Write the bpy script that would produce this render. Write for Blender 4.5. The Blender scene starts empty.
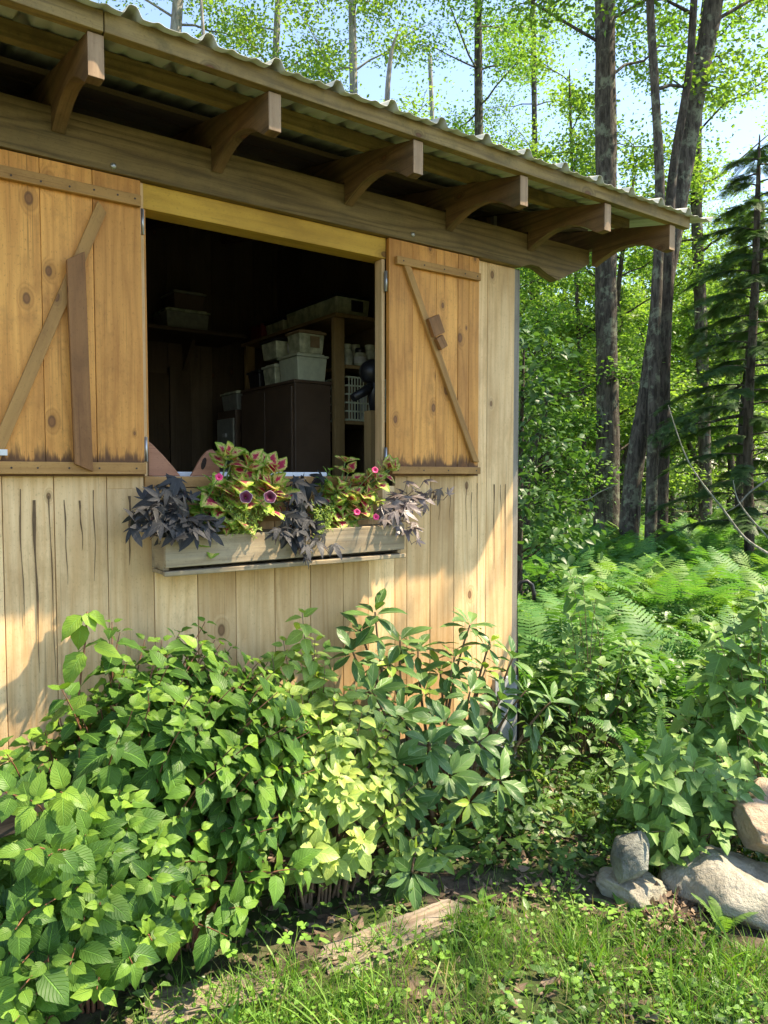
import bpy, math, random
import numpy as np
from mathutils import Vector, Matrix, Euler

random.seed(7)
RNG = np.random.default_rng(7)
SC = bpy.context.scene
COL = SC.collection
R = math.radians

# ------------------------------------------------------------------ camera numbers
F_PX = 740.0
YAW = R(54.5)                       # view direction, measured from the wall's X axis
PITCH = R(-2.86)
CAM = Vector((0.0, -2.78, 1.55))
FWD_H = Vector((math.cos(YAW), math.sin(YAW), 0))
RIGHT = Vector((math.sin(YAW), -math.cos(YAW), 0))
FWD = (FWD_H * math.cos(PITCH) + Vector((0, 0, math.sin(PITCH)))).normalized()
UP = RIGHT.cross(FWD).normalized()

def ray(px, py):
    return FWD + RIGHT * ((px - 384) / F_PX) + UP * ((512 - py) / F_PX)

def at_y(px, py, y):
    d = ray(px, py)
    return CAM + d * ((y - CAM.y) / d.y)

def at_d(px, py, depth):
    d = ray(px, py)
    return CAM + d * (depth / d.dot(FWD_H))

def ground(px, depth, z=0.0):
    p = at_d(px, 475, depth)
    return Vector((p.x, p.y, z))

# ------------------------------------------------------------------ bookkeeping
def tag(o, label, cat, group=None, kind=None):
    o['label'] = label
    if cat: o['category'] = cat
    if group: o['group'] = group
    if kind: o['kind'] = kind
    return o

def thing(name, label, cat, loc=(0, 0, 0), group=None, rotz=0):
    o = bpy.data.objects.new(name, None)
    o.empty_display_size = .1
    COL.objects.link(o)
    o.location = loc
    o.rotation_euler = (0, 0, rotz)
    return tag(o, label, cat, group)

def link_mesh(name, me, parent=None, loc=None):
    o = bpy.data.objects.new(name, me)
    COL.objects.link(o)
    if parent is not None:
        o.parent = parent
    if loc is not None:
        o.location = loc
    return o

# ------------------------------------------------------------------ node helpers
class NT:
    def __init__(self, name):
        self.m = bpy.data.materials.new(name)
        self.m.use_nodes = True
        self.t = self.m.node_tree
        self.t.nodes.clear()
        self.out = self.t.nodes.new('ShaderNodeOutputMaterial')
    def n(self, typ, **kw):
        nd = self.t.nodes.new(typ)
        for k, v in kw.items():
            if k.startswith('i_'):
                key = k[2:]
                key = int(key) if key.isdigit() else key.replace('_', ' ')
                if isinstance(v, bpy.types.NodeSocket):
                    self.t.links.new(v, nd.inputs[key])
                else:
                    nd.inputs[key].default_value = v
            else:
                setattr(nd, k, v)
        return nd
    def math(self, op, a, b=None, c=None, clamp=False):
        nd = self.t.nodes.new('ShaderNodeMath'); nd.operation = op; nd.use_clamp = clamp
        for i, v in enumerate((a, b, c)):
            if v is None: continue
            if isinstance(v, bpy.types.NodeSocket): self.t.links.new(v, nd.inputs[i])
            else: nd.inputs[i].default_value = v
        return nd.outputs[0]
    def mix(self, fac, a, b, blend='MIX'):
        nd = self.t.nodes.new('ShaderNodeMix'); nd.data_type = 'RGBA'; nd.blend_type = blend
        for i, v in ((0, fac), (6, a), (7, b)):
            if isinstance(v, bpy.types.NodeSocket): self.t.links.new(v, nd.inputs[i])
            elif i == 0: nd.inputs[0].default_value = v
            else: nd.inputs[i].default_value = (*v, 1) if len(v) == 3 else v
        return nd.outputs[2]
    def ramp(self, fac, stops, interp='LINEAR'):
        nd = self.t.nodes.new('ShaderNodeValToRGB')
        cr = nd.color_ramp; cr.interpolation = interp
        while len(cr.elements) < len(stops): cr.elements.new(.5)
        for e, (p, c) in zip(cr.elements, stops):
            e.position = p
            e.color = (c, c, c, 1) if isinstance(c, (int, float)) else (*c, 1)
        self.t.links.new(fac, nd.inputs[0])
        return nd.outputs[0]
    def smooth(self, x, lo, hi):
        nd = self.t.nodes.new('ShaderNodeMapRange'); nd.interpolation_type = 'SMOOTHSTEP'
        self.t.links.new(x, nd.inputs[0])
        nd.inputs[1].default_value = lo; nd.inputs[2].default_value = hi
        nd.inputs[3].default_value = 0; nd.inputs[4].default_value = 1
        return nd.outputs[0]
    def combine(self, x, y, z=0.0):
        nd = self.t.nodes.new('ShaderNodeCombineXYZ')
        for i, v in enumerate((x, y, z)):
            if isinstance(v, bpy.types.NodeSocket): self.t.links.new(v, nd.inputs[i])
            else: nd.inputs[i].default_value = v
        return nd.outputs[0]
    def noise(self, vec, scale, detail=4, rough=.55, dist=0):
        nd = self.n('ShaderNodeTexNoise', i_Scale=scale, i_Detail=detail, i_Roughness=rough, i_Distortion=dist)
        if vec is not None: self.t.links.new(vec, nd.inputs['Vector'])
        return nd.outputs[0]
    def bump(self, h, strength=.3, dist=.01):
        return self.n('ShaderNodeBump', i_Strength=strength, i_Distance=dist, i_Height=h).outputs[0]
    def done(self, shader):
        self.t.links.new(shader, self.out.inputs[0])
        return self.m
    def principled(self, col, rough=.6, normal=None, metal=0, spec=.4, **kw):
        nd = self.n('ShaderNodeBsdfPrincipled', i_Metallic=metal)
        nd.inputs['Specular IOR Level'].default_value = spec
        for key, v in (('Base Color', col), ('Roughness', rough)):
            if isinstance(v, bpy.types.NodeSocket): self.t.links.new(v, nd.inputs[key])
            elif key == 'Base Color': nd.inputs[key].default_value = (*v, 1)
            else: nd.inputs[key].default_value = v
        if normal is not None: self.t.links.new(normal, nd.inputs['Normal'])
        for k, v in kw.items(): nd.inputs[k.replace('_', ' ')].default_value = v
        return nd.outputs[0]

def sc(c, k): return tuple(min(1, x * k) for x in c)

def wood(name, c_light, c_dark, knot=.5, grain=.5, grey=0.0, rough=.7, tint=.25, stain=0.0, fine=1.0, knot_c=(.09, .035, .015), mildew=0.0, drip=None, streak=.35, blotch=.45):
    t = NT(name)
    uv = t.n('ShaderNodeUVMap').outputs[0]
    s = t.n('ShaderNodeSeparateXYZ'); t.t.links.new(uv, s.inputs[0])
    u, v = s.outputs[0], s.outputs[1]
    rnd = t.n('ShaderNodeNewGeometry').outputs['Random Per Island']
    # knots
    kv = t.combine(t.math('MULTIPLY', u, 6.0), t.math('MULTIPLY', v, 3.6))
    vor = t.n('ShaderNodeTexVoronoi', voronoi_dimensions='2D', i_Scale=1.0); t.t.links.new(kv, vor.inputs['Vector'])
    dist = vor.outputs['Distance']
    csep = t.n('ShaderNodeSeparateColor'); t.t.links.new(vor.outputs['Color'], csep.inputs[0])
    gate = t.math('GREATER_THAN', csep.outputs[0], 1 - knot)
    size = t.math('MULTIPLY_ADD', csep.outputs[1], .075, .03)
    nd = t.math('DIVIDE', dist, size)
    core = t.math('MULTIPLY', t.math('SUBTRACT', 1, t.smooth(nd, .55, 1.0)), gate)
    halo = t.math('MULTIPLY', t.math('SUBTRACT', 1, t.smooth(nd, .9, 2.6)), gate)
    # grain
    low = t.noise(t.combine(t.math('MULTIPLY', u, 9), t.math('MULTIPLY', v, .8)), 1, 2, .5)
    warp = t.math('MULTIPLY_ADD', low, 9.0, t.math('MULTIPLY', halo, 3.2))
    ring = t.math('PINGPONG', t.math('MULTIPLY_ADD', u, 34 * fine, t.math('MULTIPLY', warp, 1.1)), 1.0)
    ring = t.math('POWER', ring, 1.6)
    fib = t.noise(t.combine(t.math('MULTIPLY', u, 190), t.math('MULTIPLY', v, 5)), 1, 3, .6)
    g = t.math('ADD', t.math('MULTIPLY', ring, .55 * grain), t.math('MULTIPLY', t.math('SUBTRACT', fib, .3), .9 * grain), clamp=True)
    col = t.mix(g, c_light, c_dark)
    # board-to-board and along-board variation
    big = t.noise(t.combine(t.math('MULTIPLY', u, 3), t.math('MULTIPLY', v, 1.1)), 1, 3, .6)
    val = t.math('ADD', t.math('MULTIPLY_ADD', rnd, tint, 1 - tint / 2), t.math('MULTIPLY_ADD', big, .8, -.4))
    col = t.mix(1.0, col, t.combine(val, t.math('POWER', val, 1.15), t.math('POWER', val, 1.3)), 'MULTIPLY')
    if grey > 0:
        gm = t.noise(t.combine(t.math('MULTIPLY', u, 14), t.math('MULTIPLY', v, .9)), 1, 4, .65)
        gm = t.math('MULTIPLY', t.smooth(gm, .42, .72), grey)
        col = t.mix(gm, col, (.20, .185, .165))
    if stain > 0:
        sm = t.noise(t.combine(t.math('MULTIPLY', u, 7), t.math('MULTIPLY', v, 5)), 1, 5, .7)
        sm = t.math('MULTIPLY', t.smooth(sm, .53, .72), stain)
        col = t.mix(sm, col, (.10, .045, .018))
    if mildew > 0:
        mm = t.noise(uv, 5, 6, .75)
        col = t.mix(t.math('MULTIPLY', t.smooth(mm, .45, .7), mildew), col, (.078, .068, .030))
    st = t.noise(t.combine(t.math('MULTIPLY', u, 75), t.math('MULTIPLY_ADD', v, 1.6, t.math('MULTIPLY', rnd, 30))), 1, 4, .65)
    col = t.mix(t.math('MULTIPLY', t.smooth(st, .55, .78), streak), col, sc(c_dark, .62))
    bl = t.noise(t.combine(t.math('MULTIPLY', u, 6), t.math('MULTIPLY', v, 2.6)), 1, 8, .72)
    col = t.mix(t.math('MULTIPLY', t.smooth(bl, .46, .68), blotch), col, sc(c_dark, .72))
    col = t.mix(t.math('MULTIPLY', t.smooth(bl, .48, .30), blotch * .5), col, sc(c_light, 1.12))
    hl = t.noise(t.combine(t.math('MULTIPLY', u, 120), t.math('MULTIPLY_ADD', v, 1.0, t.math('MULTIPLY', rnd, 50))), 1, 3, .6)
    col = t.mix(t.math('MULTIPLY', t.smooth(hl, .60, .70), .55), col, sc(c_dark, .5))
    pit = t.noise(t.combine(t.math('MULTIPLY', u, 130), t.math('MULTIPLY', v, 70)), 1, 3, .7)
    col = t.mix(t.math('MULTIPLY', t.smooth(pit, .56, .70), .45), col, sc(c_dark, .7))
    if drip:
        oz = t.n('ShaderNodeSeparateXYZ'); t.t.links.new(t.n('ShaderNodeTexCoord').outputs['Object'], oz.inputs[0])
        dn = t.noise(t.combine(t.math('MULTIPLY', u, 22), t.math('MULTIPLY', v, 3)), 1, 4, .7)
        hz = t.math('DIVIDE', t.math('SUBTRACT', oz.outputs[2], drip[0]), t.math('MULTIPLY_ADD', t.smooth(dn, .35, .7), drip[1], .02))
        col = t.mix(t.math('MULTIPLY', t.math('SUBTRACT', 1, t.smooth(hz, .25, 1.0)), drip[2]), col, (.07, .03, .014))
    col = t.mix(t.math('MULTIPLY', halo, .45), col, sc(c_dark, .6))
    rim = t.math('MULTIPLY', t.math('SUBTRACT', 1, t.smooth(t.math('ABSOLUTE', t.math('SUBTRACT', nd, .72)), .05, .3)), gate)
    col = t.mix(t.math('MULTIPLY', core, .7), col, sc(knot_c, 1.8))
    col = t.mix(t.math('MULTIPLY', rim, .45), col, sc(knot_c, .7))
    nrm = t.bump(t.math('ADD', fib, t.math('MULTIPLY', ring, .5)), .25, .003)
    return t.done(t.principled(col, rough, nrm, spec=.3))

def plain(name, col, rough=.6, metal=0, noise=.15, scale=30, bump=.0, spec=.4, col2=None):
    t = NT(name)
    oc = t.n('ShaderNodeTexCoord').outputs['Object']
    n = t.noise(oc, scale, 5, .6)
    c = t.mix(t.smooth(n, .3, .7), sc(col, 1 - noise), col2 or sc(col, 1 + noise))
    return t.done(t.principled(c, rough, t.bump(n, bump, .01) if bump else None, metal, spec))

def leafmat(name, c1, c2, young=None, trans=.35, tcol=None, rough=.42, vein=.25, lat=9, spec=.45, vcol=None, rib=.05, bumpk=.35, flecks=None):
    """c1..c2: spread from leaf to leaf; young: colour of leaves with age 0."""
    t = NT(name)
    rnd = t.n('ShaderNodeNewGeometry').outputs['Random Per Island']
    col = t.mix(rnd, c1, c2)
    if young:
        a = t.n('ShaderNodeAttribute', attribute_name='age').outputs['Fac']
        col = t.mix(a, young, col)
    nrm = None
    if vein > 0:
        uv = t.n('ShaderNodeUVMap').outputs[0]
        s = t.n('ShaderNodeSeparateXYZ'); t.t.links.new(uv, s.inputs[0])
        au = t.math('ABSOLUTE', t.math('MULTIPLY_ADD', s.outputs[0], 2, -1))
        mid = t.math('SUBTRACT', 1, t.smooth(au, rib * .4, rib * 1.6))
        k = t.math('FRACT', t.math('MULTIPLY', t.math('MULTIPLY_ADD', au, -.30, s.outputs[1]), lat))
        k = t.math('ABSOLUTE', t.math('MULTIPLY_ADD', k, 2, -1))
        latv = t.smooth(k, .72, 1.0)
        vc = vcol or tuple(min(1, x * 1.9 + .02) for x in c2)
        col = t.mix(t.math('MULTIPLY', mid, min(1, vein * 2)), col, vc)
        col = t.mix(t.math('MULTIPLY', latv, vein * .7), col, vc)
        h = t.math('ADD', t.math('MULTIPLY', mid, -1.0), t.math('MULTIPLY', latv, -.6))
        nrm = t.bump(h, bumpk, .004)
        if flecks:
            fn = t.noise(uv, 6, 4, .6)
            col = t.mix(t.math('MULTIPLY', t.smooth(fn, .5, .62), flecks[1]), col, flecks[0])
    p = t.principled(col, rough, nrm, spec=spec)
    tc = t.mix(1.0, col, tcol or (1.25, 1.35, .55), 'MULTIPLY')
    tr = t.n('ShaderNodeBsdfTranslucent'); t.t.links.new(tc, tr.inputs[0])
    if nrm is not None: t.t.links.new(nrm, tr.inputs['Normal'])
    mx = t.n('ShaderNodeMixShader'); mx.inputs[0].default_value = trans
    t.t.links.new(p, mx.inputs[1]); t.t.links.new(tr.outputs[0], mx.inputs[2])
    return t.done(mx.outputs[0])

# ------------------------------------------------------------------ mesh building
class MB:
    """Collects boards, boxes, prisms and tubes and links them as one mesh object."""
    def __init__(self): self.v = []; self.f = []; self.uv = []; self.mi = []; self.sm = []
    def _uvface(self, idx, uvs, mi=0, sm=False):
        self.f.append(idx); self.uv.extend(uvs); self.mi.append(mi); self.sm.append(sm)
    def board(self, a, b, wdir, w, t, mi=0, skew=(0, 0)):
        """board from a to b (centres of its ends), w wide along wdir, t thick; UV in metres with v along the length"""
        a, b = Vector(a), Vector(b)
        L = (b - a).length; l = (b - a) / L
        wd = Vector(wdir); wd = (wd - l * wd.dot(l)).normalized()
        td = l.cross(wd)
        ou, ov = random.uniform(0, 40), random.uniform(0, 40)
        k = len(self.v)
        for e, s in ((0, -1), (1, 1)):
            for wi in (-1, 1):
                for ti in (-1, 1):
                    p = (a if e == 0 else b) + wd * (wi * w / 2) + td * (ti * t / 2) + l * (skew[e] * wi)
                    self.v.append(p)
        q = lambda *i: tuple(k + j for j in i)
        # vertex index = e*4 + wi*2 + ti
        W, T = w, t
        self._uvface(q(0, 4, 6, 2), [(ou, ov), (ou, ov + L), (ou + W, ov + L), (ou + W, ov)], mi)
        self._uvface(q(1, 3, 7, 5), [(ou, ov), (ou + W, ov), (ou + W, ov + L), (ou, ov + L)], mi)
        self._uvface(q(0, 1, 5, 4), [(ou, ov), (ou - T, ov), (ou - T, ov + L), (ou, ov + L)], mi)
        self._uvface(q(2, 6, 7, 3), [(ou + W, ov), (ou + W, ov + L), (ou + W + T, ov + L), (ou + W + T, ov)], mi)
        self._uvface(q(0, 2, 3, 1), [(ou, ov), (ou + W, ov), (ou + W, ov + T), (ou, ov + T)], mi)
        self._uvface(q(4, 5, 7, 6), [(ou, ov), (ou, ov + T), (ou + W, ov + T), (ou + W, ov)], mi)
        return self
    def box(self, lo, hi, axis=2, mi=0):
        lo, hi = Vector(lo), Vector(hi); c = (lo + hi) / 2; d = hi - lo
        a = c.copy(); b = c.copy(); a[axis] = lo[axis]; b[axis] = hi[axis]
        others = [i for i in range(3) if i != axis]
        wi = others[0] if d[others[0]] >= d[others[1]] else others[1]
        ti = others[0] if wi == others[1] else others[1]
        wd = Vector((0, 0, 0)); wd[wi] = 1
        return self.board(a, b, wd, d[wi], d[ti], mi)
    def prism(self, prof, ext, o, eu, ev, mi=0):
        """closed profile [(p,q)] in the plane o + p*eu + q*ev, extruded by the vector ext; UV metres"""
        o, eu, ev, ext = map(Vector, (o, eu, ev, ext))
        n = len(prof); k = len(self.v); ou, ov = random.uniform(0, 40), random.uniform(0, 40)
        for e in (0, 1):
            for p, q in prof: self.v.append(o + eu * p + ev * q + ext * e)
        self._uvface(tuple(k + i for i in range(n)), [(ou + q, ov + p) for p, q in prof], mi)
        self._uvface(tuple(k + n + i for i in reversed(range(n))), [(ou + q, ov + p) for p, q in reversed(prof)], mi)
        T = ext.length; acc = 0
        for i in range(n):
            j = (i + 1) % n
            d = math.hypot(prof[j][0] - prof[i][0], prof[j][1] - prof[i][1])
            self._uvface((k + i, k + n + i, k + n + j, k + j), [(ou, ov + acc), (ou + T, ov + acc), (ou + T, ov + acc + d), (ou, ov + acc + d)], mi)
            acc += d
        return self
    def tube(self, pts, rad, n=8, mi=0, cap=True, jitter=0):
        pts = [Vector(p) for p in pts]
        if not isinstance(rad, (list, tuple)): rad = [rad] * len(pts)
        k = len(self.v); m = len(pts); acc = 0
        ou, ov = random.uniform(0, 40), random.uniform(0, 40)
        ref = None
        for i, p in enumerate(pts):
            d = (pts[min(i + 1, m - 1)] - pts[max(i - 1, 0)]).normalized()
            if ref is None: ref = d.orthogonal().normalized()
            ref = (ref - d * ref.dot(d)).normalized(); s = d.cross(ref)
            for j in range(n):
                a = 2 * math.pi * j / n
                r = rad[i] * (1 + jitter * random.uniform(-1, 1))
                self.v.append(p + ref * (math.cos(a) * r) + s * (math.sin(a) * r))
        for i in range(m - 1):
            L = (pts[i + 1] - pts[i]).length; c = 2 * math.pi * rad[i]
            for j in range(n):
                j2 = (j + 1) % n
                self._uvface((k + i * n + j, k + i * n + j2, k + (i + 1) * n + j2, k + (i + 1) * n + j),
                             [(ou + c * j / n, ov + acc), (ou + c * (j + 1) / n, ov + acc), (ou + c * (j + 1) / n, ov + acc + L), (ou + c * j / n, ov + acc + L)], mi, True)
            acc += L
        if cap:
            self._uvface(tuple(k + j for j in reversed(range(n))), [(0, 0)] * n, mi)
            self._uvface(tuple(k + (m - 1) * n + j for j in range(n)), [(0, 0)] * n, mi)
        return self
    def lathe(self, prof, o=(0, 0, 0), n=24, mi=0, cap=True):
        o = Vector(o); k = len(self.v)
        for r, z in prof:
            for j in range(n):
                a = 2 * math.pi * j / n
                self.v.append(o + Vector((r * math.cos(a), r * math.sin(a), z)))
        for i in range(len(prof) - 1):
            for j in range(n):
                j2 = (j + 1) % n
                self._uvface((k + i * n + j, k + i * n + j2, k + (i + 1) * n + j2, k + (i + 1) * n + j), [(j / n, prof[i][1]), ((j + 1) / n, prof[i][1]), ((j + 1) / n, prof[i + 1][1]), (j / n, prof[i + 1][1])], mi, True)
        if cap:
            self._uvface(tuple(k + j for j in reversed(range(n))), [(0, 0)] * n, mi)
            self._uvface(tuple(k + (len(prof) - 1) * n + j for j in range(n)), [(0, 0)] * n, mi)
        return self
    def build(self, name, mats, parent=None, bevel=0.0, origin=None):
        me = bpy.data.meshes.new(name)
        v = [tuple(p) for p in self.v]
        if origin is not None:
            ox, oy, oz = origin
            v = [(x - ox, y - oy, z - oz) for x, y, z in v]
        me.from_pydata(v, [], self.f)
        if not isinstance(mats, (list, tuple)): mats = [mats]
        for m in mats: me.materials.append(m)
        uvl = me.uv_layers.new(name='UVMap')
        uvl.data.foreach_set('uv', np.array(self.uv, dtype=np.float32).ravel())
        me.polygons.foreach_set('material_index', np.array(self.mi, dtype=np.int32))
        me.polygons.foreach_set('use_smooth', np.array(self.sm, dtype=bool))
        me.update()
        o = link_mesh(name, me, parent)
        if origin is not None and parent is None: o.location = origin
        if bevel:
            b = o.modifiers.new('bevel', 'BEVEL'); b.width = bevel; b.segments = 2; b.limit_method = 'ANGLE'; b.angle_limit = R(40)
        return o

def arr_mesh(name, V, Q, uv, age, mats, smooth=True):
    """mesh from arrays; Q is (n,4) quads"""
    me = bpy.data.meshes.new(name)
    nv, nf = len(V), len(Q); k = Q.shape[1]
    me.vertices.add(nv); me.vertices.foreach_set('co', V.astype(np.float32).ravel())
    me.loops.add(nf * k); me.loops.foreach_set('vertex_index', Q.astype(np.int32).ravel())
    me.polygons.add(nf); me.polygons.foreach_set('loop_start', np.arange(0, nf * k, k, dtype=np.int32))
    me.update(calc_edges=True)
    if uv is not None:
        l = me.uv_layers.new(name='UVMap'); l.data.foreach_set('uv', uv[Q.ravel()].astype(np.float32).ravel())
    if age is not None:
        a = me.attributes.new('age', 'FLOAT', 'POINT'); a.data.foreach_set('value', age.astype(np.float32))
    me.polygons.foreach_set('use_smooth', np.full(nf, smooth, dtype=bool))
    for m in (mats if isinstance(mats, (list, tuple)) else [mats]): me.materials.append(m)
    me.update()
    return me

def leaf_shape(width, prof, nl=5, fold=.15, droop=.15, cols=3, tooth=0.0, ruffle=0.0, petiole=0.0):
    """unit-length leaf along +Y, normal +Z. prof(t) is the half width 0..1"""
    V = []; UVs = []; Q = []
    ss = np.linspace(-1, 1, cols)
    for i in range(nl + 1):
        t = i / nl
        w = max(prof(t), .015) * width / 2 * (1 + tooth * (1 if i % 2 else -1) * (0 < i < nl))
        for s in ss:
            x = s * w
            V.append((x, petiole + t * (1 - petiole), fold * abs(x) - droop * t * t + ruffle * math.sin(t * 17 + s * 2) * abs(s)))
            UVs.append((.5 + .5 * s, t))
    for i in range(nl):
        for c in range(cols - 1):
            a = i * cols + c
            Q.append((a, a + 1, a + cols + 1, a + cols))
    return np.array(V), np.array(Q), np.array(UVs)

def ovate(t): return math.sin(math.pi * min(1, t) ** .72) ** .85 if 0 < t < 1 else 0
def ellip(t): return math.sin(math.pi * t ** .95) ** .75 if 0 < t < 1 else 0
def obov(t): return math.sin(math.pi * t ** 1.25) ** .8 if 0 < t < 1 else 0
def heart(t): return (.86 + .14 * math.cos(t * 8)) * (1 - t ** 1.6) ** .9 * min(1, (t * 9 + .12)) if t < 1 else 0
def acumin(t): return (math.sin(math.pi * min(1, t * 1.02) ** .62) ** 1.05) if 0 < t < .98 else 0

def unit(a): return a / np.maximum(np.linalg.norm(a, axis=-1, keepdims=True), 1e-9)

def tipped(t): return (math.sin(math.pi * t ** .70) ** .8 * (1 if t < .72 else 1 - .45 * ((t - .72) / .28) ** .8)) if 0 < t < 1 else 0
class Leaves:
    def __init__(self, base): self.base = base; self.P = []; self.D = []; self.N = []; self.S = []; self.A = []
    def add(self, p, d, n, s, age=1.0):
        self.P.append(tuple(p)); self.D.append(tuple(d)); self.N.append(tuple(n)); self.S.append(s); self.A.append(age)
    def addn(self, P, D, N, S, A=None):
        self.P.extend(map(tuple, P)); self.D.extend(map(tuple, D)); self.N.extend(map(tuple, N)); self.S.extend(S)
        self.A.extend(A if A is not None else np.ones(len(P)))
    def arrays(self, zvar=.5, wvar=.15):
        V, Q, UV = self.base
        P, D, N, S = map(lambda a: np.array(a, dtype=float), (self.P, self.D, self.N, self.S))
        D = unit(D); X = unit(np.cross(D, N)); N = np.cross(X, D)
        n = len(P); zf = 1 + RNG.uniform(-zvar, zvar * 1.6, n); wf = 1 + RNG.uniform(-wvar, wvar, n)
        W = (P[:, None, :] + S[:, None, None] * (X[:, None, :] * V[None, :, 0, None] * wf[:, None, None] + D[:, None, :] * V[None, :, 1, None]
             + N[:, None, :] * V[None, :, 2, None] * zf[:, None, None]))
        nv = len(V)
        QQ = (Q[None] + (np.arange(n) * nv)[:, None, None]).reshape(-1, Q.shape[1])
        return W.reshape(-1, 3), QQ, np.tile(UV, (n, 1)), np.repeat(np.array(self.A, dtype=float), nv)
    def mesh(self, name, mat, origin=None, **kw):
        W, Q, UV, A = self.arrays(**kw)
        if origin is not None: W = W - np.array(origin)
        return arr_mesh(name, W, Q, UV, A, mat)

def rnd_vec(): 
    v = Vector((random.gauss(0, 1), random.gauss(0, 1), random.gauss(0, 1)))
    return v.normalized()

def bez(a, b, c, n):
    a, b, c = Vector(a), Vector(b), Vector(c)
    return [a * (1 - t) ** 2 + b * (2 * t * (1 - t)) + c * t * t for t in (i / n for i in range(n + 1))]

def pairs_on_shoot(L, pts, npairs, spacing, size, droop=.45, upn=.8, age0=0, flat=.0, alt=False, per=2, tip=True, spread=1.0, nb=(.05, -.5, 0)):
    """opposite leaves along the last stretch of a shoot; the youngest at the tip are smaller and lighter"""
    tipd = (pts[-1] - pts[-2]).normalized()
    ref = tipd.orthogonal().normalized()
    # keep first side direction horizontal-ish
    side = tipd.cross(Vector((0, 0, 1)))
    if side.length > .1: ref = side.normalized()
    ref = (Matrix.Rotation(random.uniform(-.5, .5), 3, tipd) @ ref)
    # walk back along the polyline
    pos = pts[-1].copy(); seg = len(pts) - 1; back = 0
    for k in range(npairs):
        need = spacing * (0.35 + .65 * min(1, k / 2)) if k else 0.002
        while seg > 0 and need > 0:
            d = pts[seg - 1] - pos
            if d.length > need: pos = pos + d.normalized() * need; need = 0
            else: need -= d.length; pos = pts[seg - 1].copy(); seg -= 1
        if seg <= 0: break
        ang = (math.pi / 2) * k
        a1 = Matrix.Rotation(ang, 3, tipd) @ ref
        sz = size * (.5 + .5 * min(1, k / 2)) * random.uniform(.62, 1.22)
        sg = [1, -1] if per == 2 else [1]
        for q in sg:
            out = a1 * q
            d = (out * spread + tipd * (.9 - .28 * min(k, 3)) + Vector((0, 0, -droop * random.uniform(.3, 1.3) * min(1, k / 2 + .3))) + rnd_vec() * .22).normalized()
            n = (Vector((0, 0, upn)) + Vector(nb) + tipd * .45 + rnd_vec() * .3)
            L.add(pos + out * .004, d, n, sz, min(1, age0 + k * .38 + random.uniform(-.15, .15)))

def shrub(name, label, cat, base, tips, leaf, lm, stem_mat, size, npairs=5, spacing=.045, group=None, lift=.5, r=.006, droop=.45, young_frac=.4, spread=1.0, upn=.8, parts=('stems', 'foliage')):
    root = thing(name, label, cat, base, group)
    L = Leaves(leaf); S = MB()
    base = Vector(base)
    for tp in tips:
        tp = Vector(tp)
        b = base + Vector((random.uniform(-.1, .1), random.uniform(-.06, .06), 0)) if not isinstance(tp, tuple) else base
        ctrl = b.lerp(tp, .45) + Vector((0, 0, lift * (tp - b).length * .5)) + rnd_vec() * .05
        # keep the start nearer to the tip for wide shrubs
        st = b.lerp(Vector((tp.x, tp.y, b.z)), .35)
        pts = bez(st, ctrl, tp, 9)
        S.tube(pts, [r * (1 - .75 * i / 9) for i in range(10)], 5, cap=False)
        y0 = 0 if random.random() < young_frac else .6
        pairs_on_shoot(L, pts, npairs + random.randint(-1, 1), spacing * random.uniform(.85, 1.2), size * random.uniform(.85, 1.15), droop, age0=y0, spread=spread, upn=upn)
    o = link_mesh(parts[1], L.mesh(parts[1], lm, origin=base), root)
    S.build(parts[0], stem_mat, root, origin=base)
    return root

# ------------------------------------------------------------------ world, sun, camera
w = bpy.data.worlds.new("World"); SC.world = w; w.use_nodes = True
wt = w.node_tree; wt.nodes.clear()
SUN_EL, SUN_AZ = R(55), math.atan2(.509, -.264)      # azimuth from +Y towards +X
sky = wt.nodes.new('ShaderNodeTexSky'); sky.sky_type = 'NISHITA'; sky.sun_disc = False
sky.sun_elevation = SUN_EL; sky.sun_rotation = SUN_AZ; sky.air_density = 1.0; sky.dust_density = .4; sky.ozone_density = 4.0
bg = wt.nodes.new('ShaderNodeBackground'); bg.inputs[1].default_value = .125
wo = wt.nodes.new('ShaderNodeOutputWorld')
wt.links.new(sky.outputs[0], bg.inputs[0]); wt.links.new(bg.outputs[0], wo.inputs[0])
sd = Vector((math.sin(SUN_AZ) * math.cos(SUN_EL), math.cos(SUN_AZ) * math.cos(SUN_EL), math.sin(SUN_EL)))
sl = bpy.data.lights.new('sun', 'SUN'); sl.energy = 3.8; sl.angle = R(.5); sl.color = (1, .93, .80)
so = bpy.data.objects.new('sun', sl); COL.objects.link(so); so.rotation_euler = sd.to_track_quat('Z', 'Y').to_euler(); so.location = (6, -4, 12)

cd = bpy.data.cameras.new('camera'); co = bpy.data.objects.new('camera', cd); COL.objects.link(co)
co.location = CAM
co.rotation_euler = Matrix((RIGHT, UP, -FWD)).transposed().to_euler()
cd.sensor_fit = 'VERTICAL'; cd.sensor_height = 36; cd.lens = 36 * F_PX / 1024
cd.clip_start = .05; cd.clip_end = 500
SC.camera = co
SC.view_settings.view_transform = 'Standard'; SC.view_settings.look = 'None'; SC.view_settings.gamma = 1
SC.view_settings.exposure = 1.9
SC.view_settings.use_white_balance = True; SC.view_settings.white_balance_temperature = 7700; SC.view_settings.white_balance_tint = 13
SC.render.engine = 'CYCLES'
SC.cycles.max_bounces = 7; SC.cycles.diffuse_bounces = 4; SC.cycles.glossy_bounces = 2; SC.cycles.transmission_bounces = 5; SC.cycles.transparent_max_bounces = 8
SC.cycles.use_denoising = True
SC.cycles.use_adaptive_sampling = True; SC.cycles.adaptive_threshold = .015
SC.cycles.sample_clamp_indirect = 6
SC.render.use_persistent_data = False

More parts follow.
